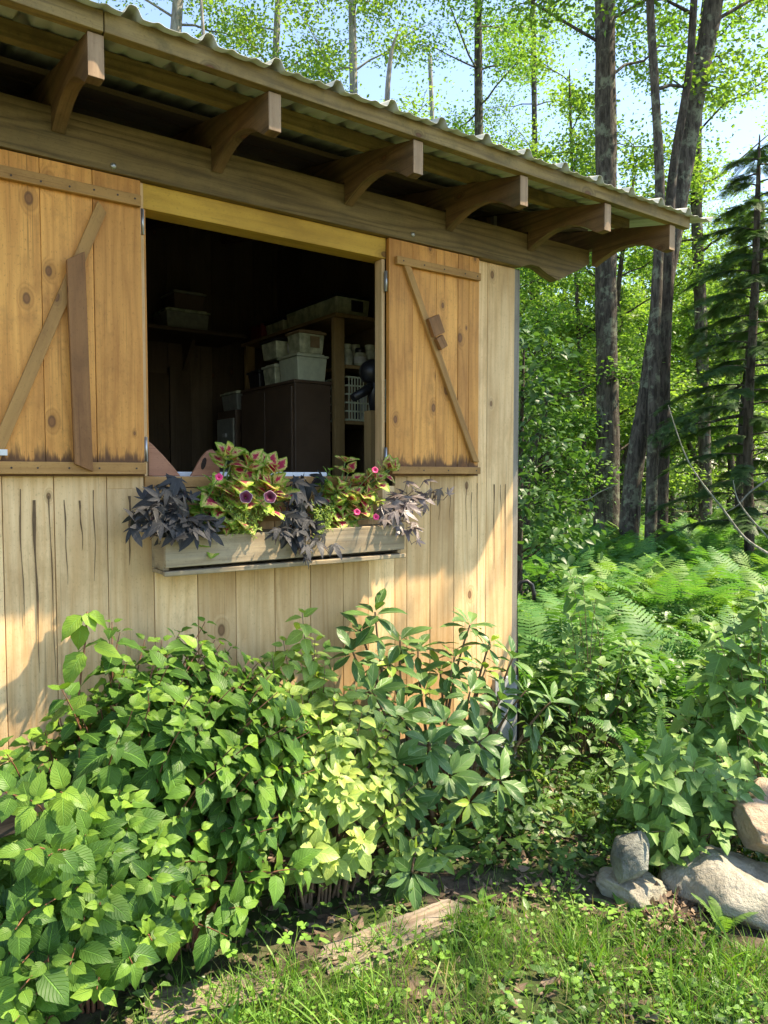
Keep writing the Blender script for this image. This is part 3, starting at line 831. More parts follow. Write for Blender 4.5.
# fine near the camera, coarse to the horizon
def axis_vals(c0):
    near = np.arange(-3, 7.01, .16); far = np.geomspace(8, 260, 16)
    return np.concatenate([c0 - 3 - (far - 3.5)[::-1] , near + c0, far + c0 + 3])
gx = np.sort(axis_vals(.5)); gy = np.sort(axis_vals(-2.5))
GX, GY = np.meshgrid(gx, gy)
V = np.stack([GX, GY, gz(GX, GY)], -1).reshape(-1, 3)
a = (np.arange(len(gy) - 1)[:, None] * len(gx) + np.arange(len(gx) - 1)[None]).ravel()
Q = np.stack([a, a + 1, a + len(gx) + 1, a + len(gx)], -1)
g = link_mesh('ground', arr_mesh('ground', V, Q, None, None, M_SOIL)); g['kind'] = 'structure'; g['label'] = 'bare soil and thin lawn around the shed'

def in_frame(P, margin=.25):
    d = P - np.array(CAM); dep = d @ np.array(FWD); x = d @ np.array(RIGHT) / dep; y = d @ np.array(UP) / dep
    return (dep > .3) & (np.abs(x) < .519 + margin) & (np.abs(y) < .692 + margin)

# ------------------------------------------------------------------ planter box on the wall
M_STEMG = plain('green_stem', (.10, .16, .04), .5, noise=.2)
M_STEMP = plain('purple_stem', (.07, .03, .045), .5, noise=.2)
BX0, BX1, BZ0, BZ1, BY = .895, 1.968, 1.182, 1.328, -.178
c = (1.43, -.10, BZ0)
pb = thing('planter_box', 'weathered grey wooden window box hung under the open window', 'planter', c)
MB().board((BX0, BY + .011, (BZ0 + BZ1) / 2 + .016), (BX1, BY + .011, (BZ0 + BZ1) / 2 + .022), (0, 0, 1), BZ1 - BZ0 - .036, .022).build('front_board', M_BOXW, pb, .003, c)
MB().board((BX0 - .004, BY + .010, BZ0 + .012), (BX1 + .004, BY + .006, BZ0 + .012), (0, 0, 1), .018, .024).build('bottom_rail', M_BOXW, pb, .003, c)
MB().box((BX0, BY + .027, BZ0 + .006), (BX1, -.03, BZ0 + .020), 0).build('bottom_board', M_BOXW, pb, .002, c)
MB().box((BX0, -.05, BZ0 + .022), (BX1, -.0255, BZ1), 0).build('back_board', M_BOXW, pb, .002, c)
for x in (BX0 + .0, BX1 - .022): MB().box((x, BY + .024, BZ0 + .022), (x + .022, -.052, BZ1 - .004), 1).build('end_board', M_BOXW, pb, .003, c)
MB().box((BX0 + .024, BY + .026, BZ0 + .03), (BX1 - .024, -.055, BZ1 - .03), 0).build('potting_soil', plain('potting_soil', (.035, .025, .018), .95, bump=.6), pb, 0, c)
SOILZ = BZ1 - .03

def coleus_mat():
    t = NT('coleus_leaf')
    rnd = t.n('ShaderNodeNewGeometry').outputs['Random Per Island']
    uv = t.n('ShaderNodeUVMap').outputs[0]
    s = t.n('ShaderNodeSeparateXYZ'); t.t.links.new(uv, s.inputs[0])
    au = t.math('ABSOLUTE', t.math('MULTIPLY_ADD', s.outputs[0], 2, -1))
    nz = t.noise(t.combine(t.math('MULTIPLY_ADD', rnd, 40, s.outputs[0]), s.outputs[1]), 7, 4, .6)
    r = t.math('ADD', t.math('MULTIPLY', au, .8), t.math('ABSOLUTE', t.math('MULTIPLY_ADD', s.outputs[1], 1.3, -.55)))
    r = t.math('ADD', r, t.math('MULTIPLY_ADD', nz, 1.5, -.75))
    r = t.math('ADD', r, t.math('MULTIPLY_ADD', rnd, .5, -.28))
    col = t.ramp(r, [(.14, (.52, .03, .09)), (.33, (.62, .15, .13)), (.44, (.72, .60, .24)), (.68, (.62, .60, .14)), (.92, (.22, .38, .04))])
    k = t.math('FRACT', t.math('MULTIPLY', t.math('MULTIPLY_ADD', au, -.3, s.outputs[1]), 7))
    lv = t.smooth(t.math('ABSOLUTE', t.math('MULTIPLY_ADD', k, 2, -1)), .7, 1)
    nrm = t.bump(lv, .5, .004)
    p = t.principled(col, .5, nrm, spec=.35)
    tr = t.n('ShaderNodeBsdfTranslucent'); t.t.links.new(col, tr.inputs[0])
    mx = t.n('ShaderNodeMixShader'); mx.inputs[0].default_value = .35
    t.t.links.new(p, mx.inputs[1]); t.t.links.new(tr.outputs[0], mx.inputs[2])
    return t.done(mx.outputs[0])
M_COLEUS = coleus_mat()
M_BASIL = leafmat('bright_green_leaf', (.13, .30, .035), (.20, .40, .06), trans=.3, vein=.25, lat=6)
M_SWEET = leafmat('purple_black_leaf', (.024, .026, .027), (.052, .052, .051), trans=.12, tcol=(1.2, .8, .9), vein=.3, lat=4, vcol=(.09, .09, .09), rough=.5, spec=.25)
M_SWEETB = leafmat('bronze_leaf', (.10, .075, .075), (.24, .20, .17), trans=.15, tcol=(1.2, .8, .8), vein=.3, lat=4, vcol=(.2, .15, .14), rough=.4)
M_LACY = leafmat('lacy_leaf', (.30, .42, .08), (.42, .52, .14), trans=.3, vein=0)
LF_COLEUS = leaf_shape(.74, ovate, 10, .12, .22, 5, tooth=.06, ruffle=.015, petiole=.06)
LF_BASIL = leaf_shape(.58, ovate, 6, .35, .3, 5)
def coleus(label, base, tips, size):
    root = thing('coleus', label, 'flower plant', base, 'coleus plants in the window box')
    L = Leaves(LF_COLEUS); S = MB()
    for tp in list(tips) + [t_ + Vector((random.uniform(-.035, .035), random.uniform(-.02, .01), random.uniform(-.06, .01))) for t_ in tips]:
        pts = bez(base, Vector(base).lerp(tp, .5) + Vector((0, .02, .03)), tp, 6)
        S.tube(pts, [.005 * (1 - .06 * i) for i in range(7)], 6, cap=False)
        pairs_on_shoot(L, pts, 5, .048, size, droop=.35, upn=.6, spread=1.1, nb=(-.1, -.6, 0))
        for q in range(3):
            d = Vector((random.uniform(-1, 1), random.uniform(-1, .1), .5)).normalized()
            L.add(tp, d, Vector((0, -.7, .8)) + rnd_vec() * .3, size * .7)
    link_mesh('foliage', L.mesh('foliage', M_COLEUS, base), root); S.build('stems', M_STEMG, root, 0, base)
P = lambda px, py, y=-.17: at_y(px, py, y * .62)
coleus('taller yellow and red coleus left of the middle of the window box', Vector((1.10, -.105, SOILZ)), [P(228, 456), P(250, 462), P(243, 478), P(268, 468), P(262, 488, -.2), P(225, 490, -.2), P(285, 500, -.2), P(240, 502, -.22), P(255, 505, -.22), P(272, 485, -.2), P(238, 490, -.18)], .105)
coleus('coleus with pink tipped leaves near the right end of the window box', Vector((1.66, -.105, SOILZ)), [P(345, 462), P(352, 482), P(374, 478), P(335, 490), P(368, 497, -.2), P(350, 502, -.22), P(390, 470, -.2)], .092)
def simple_plant(name, label, cat, base, tips, leaf, lm, stem, size, group=None, npairs=4, spacing=.03, droop=.3, spread=1.0, upn=.8, r=.003):
    root = thing(name, label, cat, base, group)
    L = Leaves(leaf); S = MB()
    for tp in tips:
        pts = bez(base, Vector(base).lerp(tp, .45) + Vector((0, 0, .25 * (Vector(tp) - Vector(base)).length)), tp, 7)
        S.tube(pts, [r * (1 - .08 * i) for i in range(8)], 5, cap=False)
        pairs_on_shoot(L, pts, npairs, spacing, size, droop, spread=spread, upn=upn)
    link_mesh('foliage', L.mesh('foliage', lm, base), root); S.build('stems', stem, root, 0, base)
    return root
simple_plant('basil', 'bright green broad leaved herb left of the taller coleus', 'herb', Vector((1.03, -.105, SOILZ)), [P(208, 490), P(215, 478), P(220, 500, -.2), P(205, 505, -.2), P(230, 510, -.22), P(212, 515, -.22), P(198, 498)], LF_BASIL, M_BASIL, M_STEMG, .06, 'leafy herbs in the window box')
simple_plant('basil', 'light green leafy herb between the purple vine and the pink tipped coleus', 'herb', Vector((1.53, -.105, SOILZ)), [P(328, 480), P(336, 498, -.2), P(325, 497, -.2), P(347, 505, -.2), P(330, 470)], LF_BASIL, M_BASIL, M_STEMG, .05, 'leafy herbs in the window box')
# petunias: trumpet flowers
M_PETU = plain('dark_petunia', (.10, .006, .03), .5, noise=.3)
M_PETR = plain('petunia_rim', (.55, .32, .36), .5)
M_PINK = plain('pink_petunia', (.55, .03, .14), .5, noise=.2)
def flower(p, d, r, mats, parent, origin):
    mb = MB(); d = Vector(d).normalized(); s = d.orthogonal().normalized(); u = d.cross(s)
    n = 20; k = 0
    rings = [(0.12, -.9), (.2, -.3), (.62, .02), (.92, .1), (1.0, .06)]
    for rr, z in rings:
        for j in range(n):
            a = 2 * math.pi * j / n; f = rr * (1 + (.07 * math.cos(a * 5) if rr > .5 else 0))
            mb.v.append(Vector(p) + (s * math.cos(a) + u * math.sin(a)) * (r * f) + d * (r * z))
    for i in range(4):
        for j in range(n):
            j2 = (j + 1) % n
            mb._uvface((i * n + j, i * n + j2, (i + 1) * n + j2, (i + 1) * n + j), [(0, 0)] * 4, 1 if i == 3 and len(mats) > 1 else 0, True)
    return mb.build('flower', mats, parent, 0, origin)
base = Vector((1.18, -.105, SOILZ))
pr_ = thing('petunia', 'petunia with two dark maroon pale rimmed flowers in front of the taller coleus', 'flower plant', base)
for px, py in ((246, 497), (270, 497)):
    fp = P(px, py, -.40); flower(fp, (-.3, -1, .25), .024, [M_PETU, M_PETR], pr_, base)
    MB().tube(bez(base, base.lerp(fp, .5) + Vector((0, .03, .03)), fp + Vector((.004, .018, -.004)), 5), .002, 5).build('flower_stem', M_STEMG, pr_, 0, base)
base = Vector((1.62, -.105, SOILZ))
pr2 = thing('petunia', 'petunia with small hot pink flowers scattered through both coleus plants', 'flower plant', base)
for px, py in ((219, 477), (375, 470), (376, 517), (357, 512)):
    b2 = base if px > 300 else Vector((1.02, -.105, SOILZ))
    fp = P(px, py, -.37); flower(fp, (-.3, -1, .4), .014, [M_PINK], pr2, base)
    MB().tube(bez(b2, b2.lerp(fp, .5) + Vector((0, .03, .03)), fp + Vector((.004, .013, -.004)), 5), .002, 5).build('flower_stem', M_STEMG, pr2, 0, base)
# lacy filler
LF_LACY = leaf_shape(.28, ellip, 2, .1, .1, 3)
for px, py, lab in ((244, 520, 'feathery pale green filler spilling over the box below the taller coleus'), (322, 518, 'feathery pale green filler right of the middle purple vine')):
    base = P(px, py + 4, -.24); base.z = SOILZ
    root = thing('lacy_filler', lab, 'flower plant', base, 'feathery fillers in the window box')
    L = Leaves(LF_LACY); S = MB()
    for i in range(60 if px < 300 else 34):
        tp = P(px + random.uniform(-24, 24) * (1 if px < 300 else .6), py + random.uniform(-18, 22), -.22 - random.uniform(0, .11))
        pts = bez(base, base.lerp(tp, .5) + Vector((0, -.02, .05)), tp, 6)
        S.tube(pts, .0008, 3, cap=False)
        for q in range(16):
            i0 = random.uniform(.3, 1) * 5.9; k = int(i0); pp = pts[k].lerp(pts[k + 1], i0 - k)
            L.add(pp, rnd_vec() + Vector((0, -.3, .3)), rnd_vec() + Vector((0, -.5, 1)), random.uniform(.009, .02))
    link_mesh('foliage', L.mesh('foliage', M_LACY, base), root); S.build('stems', M_STEMG, root, 0, base)
# sweet potato vines: leaves of three pointed lobes
def lobed():
    Vs = []; Qs = []; U = []
    for ang, ln, wd in ((0, 1.0, .34), (.8, .74, .27), (-.8, .74, .27), (1.6, .42, .22), (-1.6, .42, .22)):
        v, q, u = leaf_shape(wd, lambda t: math.sin(math.pi * t ** .8) ** .8 if 0 < t < 1 else .12 if t == 0 else 0, 5, .15, .25, 3)
        v = v * ln; c, s = math.cos(ang), math.sin(ang)
        vv = np.stack([v[:, 0] * c + v[:, 1] * s, -v[:, 0] * s + v[:, 1] * c, v[:, 2] + abs(ang) * .004], -1)
        Qs.append(q + sum(len(x) for x in Vs)); Vs.append(vv); U.append(u)
    return np.concatenate(Vs), np.concatenate(Qs), np.concatenate(U)
LF_LOBED = lobed()
def vine(label, base, tips, lm, size, per=4):
    root = thing('sweet_potato_vine', label, 'vine', base, 'sweet potato vines trailing from the window box')
    L = Leaves(LF_LOBED); S = MB()
    for tp in tips:
        pts = bez(base, Vector(base).lerp(tp, .5) + Vector((0, -.03, .09)), tp, 8)
        S.tube(pts, [.003 * (1 - .08 * i) for i in range(9)], 5, cap=False)
        for k in range(per):
            f = 1 - k * .19 - random.uniform(0, .08); i0 = max(0, f) * 7.99; kk = int(i0)
            pp = pts[kk].lerp(pts[kk + 1], i0 - kk)
            d = (rnd_vec() * 1.1 + (pts[-1] - pts[-2]).normalized() * .5 + Vector((0, -.35, -.25))).normalized()
            n = Vector((-.15, -.75, .75)) + rnd_vec() * .35
            pet = pp + rnd_vec() * .02 + Vector((0, -.015, .02))
            S.tube([pp, pet], .0012, 4, cap=False)
            L.add(pet, d, n, size * random.uniform(.65, 1.15))
    link_mesh('foliage', L.mesh('foliage', lm, base), root); S.build('stems', M_STEMP, root, 0, base)
V1 = [P(160, 495, -.2), P(140, 510, -.25), P(128, 525, -.2), P(150, 520, -.3), P(170, 512, -.28), P(185, 500, -.24), P(132, 535, -.28), P(150, 540, -.3), P(190, 540, -.33), P(180, 525, -.3), P(200, 530, -.32), P(165, 530, -.33), P(178, 488, -.2), P(155, 505, -.2), P(142, 500, -.16), P(172, 545, -.32), P(212, 538, -.34)]
vine('slate purple vine trailing over the left end of the window box', Vector((.97, -.105, SOILZ)), V1, M_SWEET, .085, 5)
V2 = [P(292, 478, -.18), P(305, 492, -.2), P(318, 500, -.22), P(290, 500, -.25), P(300, 515, -.3), P(285, 535, -.33), P(305, 540, -.34), P(320, 545, -.34), P(300, 555, -.35), P(306, 565, -.36), P(275, 545, -.35), P(330, 555, -.33), P(310, 525, -.32), P(300, 480, -.15), P(318, 478, -.12)]
vine('purple black vine hanging down over the middle of the window box', Vector((1.40, -.105, SOILZ)), V2, M_SWEET, .08, 4)
V3 = [P(405, 490, -.2), P(420, 488, -.2), P(436, 492, -.2), P(395, 500, -.25), P(410, 510, -.28), P(400, 520, -.33), P(415, 530, -.3), P(425, 505, -.25), P(384, 525, -.33), P(444, 500, -.2), P(412, 545, -.28), P(380, 515, -.3)]
vine('bronze brown vine trailing past the right end of the window box', Vector((1.90, -.105, SOILZ)), V3, M_SWEETB, .075, 5)

# ------------------------------------------------------------------ shrubs in the bed
M_BARKT = plain('twig_bark', (.19, .12, .07), .8, noise=.3)
M_TWIGR = plain('reddish_twig', (.20, .085, .045), .6, noise=.25)
M_VIB = leafmat('viburnum_leaf', (.034, .105, .016), (.105, .235, .034), young=(.24, .41, .05), trans=.30, vein=.35, lat=9, rough=.48, bumpk=.7, spec=.32)
M_YEL = leafmat('yellow_green_leaf', (.23, .36, .07), (.34, .45, .11), young=(.46, .54, .12), trans=.32, vein=.22, lat=6, flecks=((.22, .34, .08), .6))
M_RHO = leafmat('rhododendron_leaf', (.055, .14, .032), (.115, .22, .055), young=(.30, .44, .06), trans=.2, vein=.3, lat=3, rough=.42, vcol=(.20, .30, .12), rib=.08, spec=.35)
M_LIL = leafmat('lilac_leaf', (.085, .19, .045), (.14, .26, .065), young=(.24, .38, .09), trans=.3, vein=.22, lat=5, rough=.5, spec=.3)
LF_VIB = leaf_shape(.62, tipped, 9, .17, .36, 5, tooth=.04, ruffle=.022, petiole=.10)
LF_YEL = leaf_shape(.66, ovate, 6, .18, .2, 5, ruffle=.012)
LF_RHO = leaf_shape(.37, obov, 6, .22, .22, 5, petiole=.1)
LF_LIL = leaf_shape(.80, heart, 8, .25, .22, 5, petiole=.12)

# the big green shrub: shoots over a dome, larger and nearer to the camera on the left
tips = []
def dome(n, cx, cy, cz, rx, ry, rz, zmin=.1):
    out = []
    while len(out) < n:
        v = rnd_vec()
        if v.z < -.35 or v.y > .35: continue
        k = random.uniform(.72, 1.03)
        p = Vector((cx + v.x * rx * k, cy + v.y * ry * k, cz + v.z * rz * k))
        if p.z < zmin or p.y > -.09: continue
        out.append(p)
    return out
tips += dome(185, .86, -.30, .42, .52, .55, .56)
tips += dome(130, .45, -.42, .36, .42, .55, .44)
tips += dome(45, 1.18, -.28, .5, .26, .4, .42)
tips += dome(36, .24, -.72, .25, .24, .32, .28)
for px, py, y in ((72, 700, -.2), (120, 632, -.15), (145, 640, -.15), (180, 632, -.15), (215, 640, -.2), (250, 660, -.2), (300, 650, -.2), (165, 655, -.3), (230, 668, -.35), (330, 648, -.15), (60, 718, -.25), (30, 742, -.3),
                  (100, 765, -.55), (40, 770, -.5), (160, 755, -.6), (120, 790, -.7), (60, 820, -.8), (20, 850, -.85), (90, 860, -.85), (150, 845, -.75), (200, 830, -.7), (250, 812, -.65), (45, 905, -.95), (15, 930, -1.0), (100, 905, -.9), (70, 965, -.95), (20, 990, -1.0), (120, 890, -.8), (10, 760, -.4), (268, 662, -.25), (285, 690, -.4), (270, 720, -.5), (285, 750, -.55), (262, 690, -.35), (112, 622, -.2), (205, 622, -.2), (150, 702, -.6), (212, 695, -.55), (62, 690, -.4), (120, 735, -.72), (180, 730, -.68), (235, 745, -.68), (30, 800, -.9), (60, 792, -.88), (5, 792, -.85), (25, 850, -1.02), (48, 856, -1.0)):
    tips.append(at_y(px, py, y))
shrub('viburnum_shrub', 'large glossy mid green shrub against the wall at the lower left', 'shrub', (.62, -.38, .0), tips, LF_VIB, M_VIB, M_TWIGR, .094, 5, .043, lift=.5, young_frac=.25)
# the tall shoot rising out of it
base = Vector((.55, -.30, .35)); tp = at_y(84, 612, -.30)
root = thing('viburnum_shoot', 'single tall thin shoot standing above the green shrub at the left', 'shoot', base)
pts = [base.lerp(tp, i / 8) + Vector((.01 * math.sin(i), 0, 0)) for i in range(9)]
MB().tube(pts, [.005 * (1 - .06 * i) for i in range(9)], 6).build('stem', M_TWIGR, root, 0, base)
L = Leaves(LF_VIB)
for k, (px, py, dx, dz, s) in enumerate(((84, 614, -.9, -.5, .10), (86, 612, .9, -.45, .085), (82, 622, -.3, -1, .085), (90, 645, 1, -.35, .11), (86, 650, -.8, -.65, .12), (84, 612, .2, -.3, .07), (88, 695, .8, -.4, .10), (86, 690, -.7, -.6, .09))):
    p = at_y(px, py, -.30); L.add(p, (dx, -.35, dz), (dx * .35, -.55, .8), s, .25)
link_mesh('foliage', L.mesh('foliage', M_VIB, base), root)

ytips = [(302, 612, -.35), (283, 640, -.3), (315, 640, -.35), (325, 665, -.4), (300, 690, -.45), (335, 700, -.5), (362, 712, -.55), (345, 735, -.6), (380, 745, -.6), (395, 765, -.62), (325, 750, -.6), (300, 765, -.6), (370, 790, -.68), (340, 800, -.7), (310, 820, -.68), (355, 835, -.7), (330, 860, -.7), (305, 872, -.68), (415, 795, -.66), (424, 832, -.7), (400, 815, -.7), (318, 720, -.5), (290, 800, -.62), (312, 655, -.35), (345, 690, -.45), (385, 775, -.65), (350, 765, -.62), (330, 780, -.66), (395, 725, -.55), (308, 700, -.42), (318, 842, -.68), (300, 835, -.6)]
yt = [at_y(*q) for q in ytips]
yt += [p + rnd_vec() * .05 for p in yt[3:]] + [at_y(*q) for q in ((272, 655, -.3), (262, 680, -.4), (278, 700, -.45), (268, 735, -.55), (288, 715, -.5), (270, 765, -.6))]
shrub('weigela_shrub', 'pale yellow green variegated shrub between the glossy shrub and the rhododendron', 'shrub', (1.38, -.42, .0), yt, LF_YEL, M_YEL, M_BARKT, .075, 6, .028, lift=.3, young_frac=.45, droop=.5)

rt = [(375, 612, -.2), (352, 650, -.25), (400, 640, -.2), (418, 650, -.15), (372, 690, -.4), (470, 625, -.25), (455, 657, -.3), (490, 642, -.3), (513, 658, -.32), (527, 690, -.42), (551, 702, -.5), (470, 692, -.45), (445, 722, -.55), (430, 745, -.6), (478, 742, -.5), (395, 762, -.55), (500, 780, -.6), (515, 812, -.62), (470, 802, -.6), (450, 775, -.6), (405, 800, -.55), (385, 815, -.5), (412, 872, -.7), (435, 850, -.6), (480, 845, -.58), (510, 745, -.4), (345, 722, -.35), (425, 690, -.3), (500, 700, -.4), (455, 830, -.55), (530, 770, -.5), (400, 715, -.4), (485, 670, -.3), (440, 670, -.22), (360, 630, -.15), (390, 665, -.22), (520, 835, -.6), (540, 735, -.45)]
base = Vector((2.1, -.32, 0))
root = thing('rhododendron', 'dark leathery rhododendron with leaf whorls below the right shutter', 'shrub', base)
L = Leaves(LF_RHO); S = MB()
for i, q in enumerate(rt):
    tp = at_y(*q)
    st = base + Vector((random.uniform(-.12, .12), random.uniform(-.08, .08), 0))
    st = st.lerp(Vector((tp.x, tp.y, 0)), .3)
    pts = bez(st, st.lerp(tp, .5) + Vector((random.uniform(-.05, .05), .05, .1)), tp, 9)
    S.tube(pts, [.011 * (1 - .07 * j) for j in range(10)], 6, cap=False)
    ax = ((pts[-1] - pts[-2]).normalized() + Vector((0, -.35, .6))).normalized()
    s = ax.orthogonal().normalized(); u = ax.cross(s); n = random.randint(9, 13); ph = random.uniform(0, 6)
    yg = random.random() < .28
    for j in range(n):
        a = ph + j * 2.4
        el = .85 - 1.05 * j / n + random.uniform(-.12, .12)
        out = s * math.cos(a) + u * math.sin(a)
        d = out * math.cos(el) + ax * math.sin(el) + Vector((0, 0, -.18 * random.random()))
        L.add(tp - ax * (.03 * j / n), d, ax * 1.0 + out * -.2 + rnd_vec() * .15, random.uniform(.095, .15) * (.75 if yg and j < 4 else 1), (.1 + .1 * j) if yg and j < 4 else 1)
    for j in range(4):
        a = random.uniform(0, 6.28); out = s * math.cos(a) + u * math.sin(a)
        L.add(pts[6].lerp(pts[8], random.random()), out + ax * .2 + Vector((0, 0, -.4)), ax + rnd_vec() * .3, random.uniform(.09, .13), 1)
link_mesh('foliage', L.mesh('foliage', M_RHO, base), root); S.build('stems', M_BARKT, root, 0, base)

# lilacs on the right
def heart_shrub(label, base, tips, size=.085, n=4):
    shrub('lilac_shrub', label, 'shrub', base, tips, LF_LIL, M_LIL, M_BARKT, size, n, .05, 'heart leaved lilac shrubs', lift=.35, r=.004, droop=.55, young_frac=.2, spread=1.0, upn=.8)
def cloud(pts, depth, k=1, j=.07, dj=.12):
    out = []
    for px, py in pts:
        for _ in range(k):
            out.append(at_d(px + random.uniform(-9, 9), py + random.uniform(-9, 9), depth + random.uniform(-dj, dj)))
    return out
heart_shrub('lilac seedling with dark heart shaped leaves right of the shed corner', ground(590, 4.0), cloud([(578, 575), (592, 600), (575, 620), (600, 630), (585, 650), (605, 665), (560, 650), (625, 640), (640, 660), (615, 690), (640, 690), (570, 680), (655, 680), (600, 700), (630, 715), (660, 705)], 3.9, 2), .13, 3)
heart_shrub('tall lilac with drooping heart shaped leaves at the right edge', ground(775, 3.3), cloud([(715, 630), (740, 610), (760, 600), (730, 650), (755, 640), (745, 670), (720, 680), (765, 680), (700, 690), (735, 705), (760, 710), (690, 710), (755, 740), (770, 620), (768, 655), (765, 590), (700, 660)], 3.2, 2), .122, 4)
heart_shrub('low lilac spreading over the small dark rock and the boulder', ground(690, 3.0), cloud([(630, 770), (650, 785), (670, 775), (640, 800), (665, 805), (690, 790), (700, 770), (720, 790), (655, 825), (680, 830), (700, 815), (715, 825), (690, 850), (705, 845), (680, 865), (630, 785), (660, 760), (690, 765), (740, 780), (712, 805), (675, 850), (645, 770), (725, 805)], 2.74, 2, dj=.10), .118, 3)
heart_shrub('pale lilac twigs above the tan stones', ground(740, 3.1), cloud([(700, 748), (720, 752), (745, 775), (760, 765), (680, 745), (655, 740), (735, 770), (770, 790)], 2.95, 2), .10, 3)

# ------------------------------------------------------------------ ferns
def frond_mesh(name, mat, seed, npin=31, arch=1.15):
    rg = random.Random(seed)
    V = []; Q = []; U = []
    pts = []; p = np.array([0., 0., 0.]); N = 40
    for i in range(N + 1):
        t = i / N; el = 1.32 - arch * t ** 1.3
        pts.append((p.copy(), np.array([0, math.cos(el), math.sin(el)])))
        p = p + np.array([.02 * math.sin(t * 5 + seed), math.cos(el), math.sin(el)]) / N
    def at(t):
        i = min(N - 1, int(t * N)); f = t * N - i
        return pts[i][0] * (1 - f) + pts[i + 1][0] * f, pts[i][1]
    def strip(a, d, n, ln, w, nseg, tooth):
        s = np.cross(d, n); k = len(V)
        for i in range(nseg + 1):
            t = i / nseg
            ww = w * (math.sin(math.pi * min(1, .12 + t * .9)) ** .6) * (1 + (tooth if i % 2 else -tooth)) * .5 if i < nseg else .0008
            c = a + d * (ln * t) + n * (-.20 * ln * t * t)
            V.append(c - s * ww); V.append(c + s * ww); U.append((0, t)); U.append((1, t))
        for i in range(nseg): Q.append((k + 2 * i, k + 2 * i + 1, k + 2 * i + 3, k + 2 * i + 2))
    # rachis
    k = len(V)
    for i in range(0, N + 1, 2):
        c = pts[i][0]; r = .006 * (1 - i / N) + .0012
        V.extend([c + np.array([-r, 0, 0]), c + np.array([r, 0, 0])]); U.extend([(.4, 0), (.6, 0)])
    for i in range(N // 2): Q.append((k + 2 * i, k + 2 * i + 1, k + 2 * i + 3, k + 2 * i + 2))
    for j in range(npin):
        t = .16 + .83 * (j / (npin - 1)) ** .95
        c, tg = at(min(t, .999))
        up = np.cross(np.array([1., 0, 0]), tg)
        ln = .185 * (math.sin(math.pi * (.10 + .88 * (t - .12) / .88)) ** .75) * (1.05 - .25 * t) + .008
        for sd in (-1, 1):
            d = np.array([sd, 0, 0]) + tg * (.28 + .25 * t) + up * rg.uniform(-.12, .16)
            d /= np.linalg.norm(d)
            n = up - d * np.dot(up, d); n /= np.linalg.norm(n)
            strip(c, d, n, ln * rg.uniform(.88, 1.08), .024 * (1.2 - .5 * t), 9, .30)
    return arr_mesh(name, np.array(V), np.array(Q), np.array(U), None, mat, True)
M_FERN = leafmat('fern_frond', (.065, .20, .050), (.115, .26, .065), trans=.4, vein=0, rough=.55, spec=.25)
M_FERNY = leafmat('pale_fern_frond', (.12, .26, .05), (.17, .30, .07), trans=.42, vein=0, rough=.55, spec=.25)  # paler copy of the fern green with sunlight put into the colour
FR = [frond_mesh('frond', M_FERN, 1), frond_mesh('frond', M_FERN, 2, 29, .9), frond_mesh('frond', M_FERN, 3, 32, 1.4)]
FRY = [m.copy() for m in FR]
for m in FRY: m.materials[0] = M_FERNY
def fern(x, y, size, label, meshes, n=7, grp='ferns in the shade behind the shed'):
    root = thing('fern', label, 'fern', (x, y, float(gz(x, y)) - .01), grp)
    ph = random.uniform(0, 6)
    for i in range(n):
        o = link_mesh('frond', random.choice(meshes), root)
        o.rotation_euler = (random.uniform(-.22, .12), random.uniform(-.15, .15), ph + 2 * math.pi * i / n + random.uniform(-.3, .3))
        s = size * random.uniform(.75, 1.12); o.scale = (s, s, s)
cnt = 0; placed = []
while cnt < 200:
    px = random.uniform(512, 860); dep = 4.3 + 7.5 * random.random() ** .8
    q = ground(px, dep)
    if q.x < 3.15 and q.y < 2.75: continue
    if any((q.x - a) ** 2 + (q.y - b) ** 2 < .21 ** 2 for a, b in placed): continue
    placed.append((q.x, q.y)); cnt += 1
    pale = random.random() < .28
    fern(q.x, q.y, random.uniform(.66, .95), 'fern tinted paler for sunlight among the darker ferns behind the shed' if pale else 'mid green arching fern in the fern bed behind the shed', FRY if pale else FR, random.randint(6, 8), 'pale ferns behind the shed' if pale else 'ferns in the shade behind the shed')
fern(*ground(668, 3.35).xy, .42, 'small pale fern with fronds spread flat under the lilac', FRY, 6, None)
fern(*ground(645, 3.7).xy, .5, 'small dark fern low between the two lilacs', FR, 6, None)
fern(*ground(733, 2.42).xy, .16, 'tiny bright fern at the foot of the boulder', FRY, 4, None)

# ------------------------------------------------------------------ low growth (nobody could count it)
M_WEED = leafmat('weed_leaf', (.05, .125, .025), (.10, .20, .035), trans=.3, vein=.15, lat=4)
M_GRASS = leafmat('grass_blade', (.085, .21, .028), (.19, .34, .055), young=(.34, .30, .13), trans=.35, vein=0, rough=.5, spec=.3)
M_CLOV = leafmat('clover_leaf', (.10, .25, .03), (.20, .37, .055), trans=.3, vein=.1, lat=3, rough=.5)
M_DEAD = leafmat('dead_leaf', (.10, .065, .042), (.27, .20, .14), trans=.1, tcol=(1.1, .9, .7), vein=.2, lat=5, rough=.8, spec=.15)
LF_WEED = leaf_shape(.5, ovate, 3, .2, .2, 3)
LF_ROUND = leaf_shape(.9, obov, 3, .12, .1, 3)
LF_BLADE = leaf_shape(.055, lambda t: (1 - t) ** .5 * min(1, .6 + t * 2), 4, .3, .45, 2)
LF_DEAD = leaf_shape(.55, ovate, 4, -.35, -.25, 3)
def gp(px, py):
    d = ray(px, py); return CAM + d * (-CAM.z / d.z)
EA, EB = gp(160, 1006), gp(465, 912)
def edge_y(x): return EA.y + (EB.y - EA.y) * (x - EA.x) / (EB.x - EA.x)
ROCKS = [(ground(628, 2.64), .16), (ground(750, 2.62), .30)]
def clear(x, y): return all((x - r.x) ** 2 + (y - r.y) ** 2 > k * k for r, k in ROCKS)
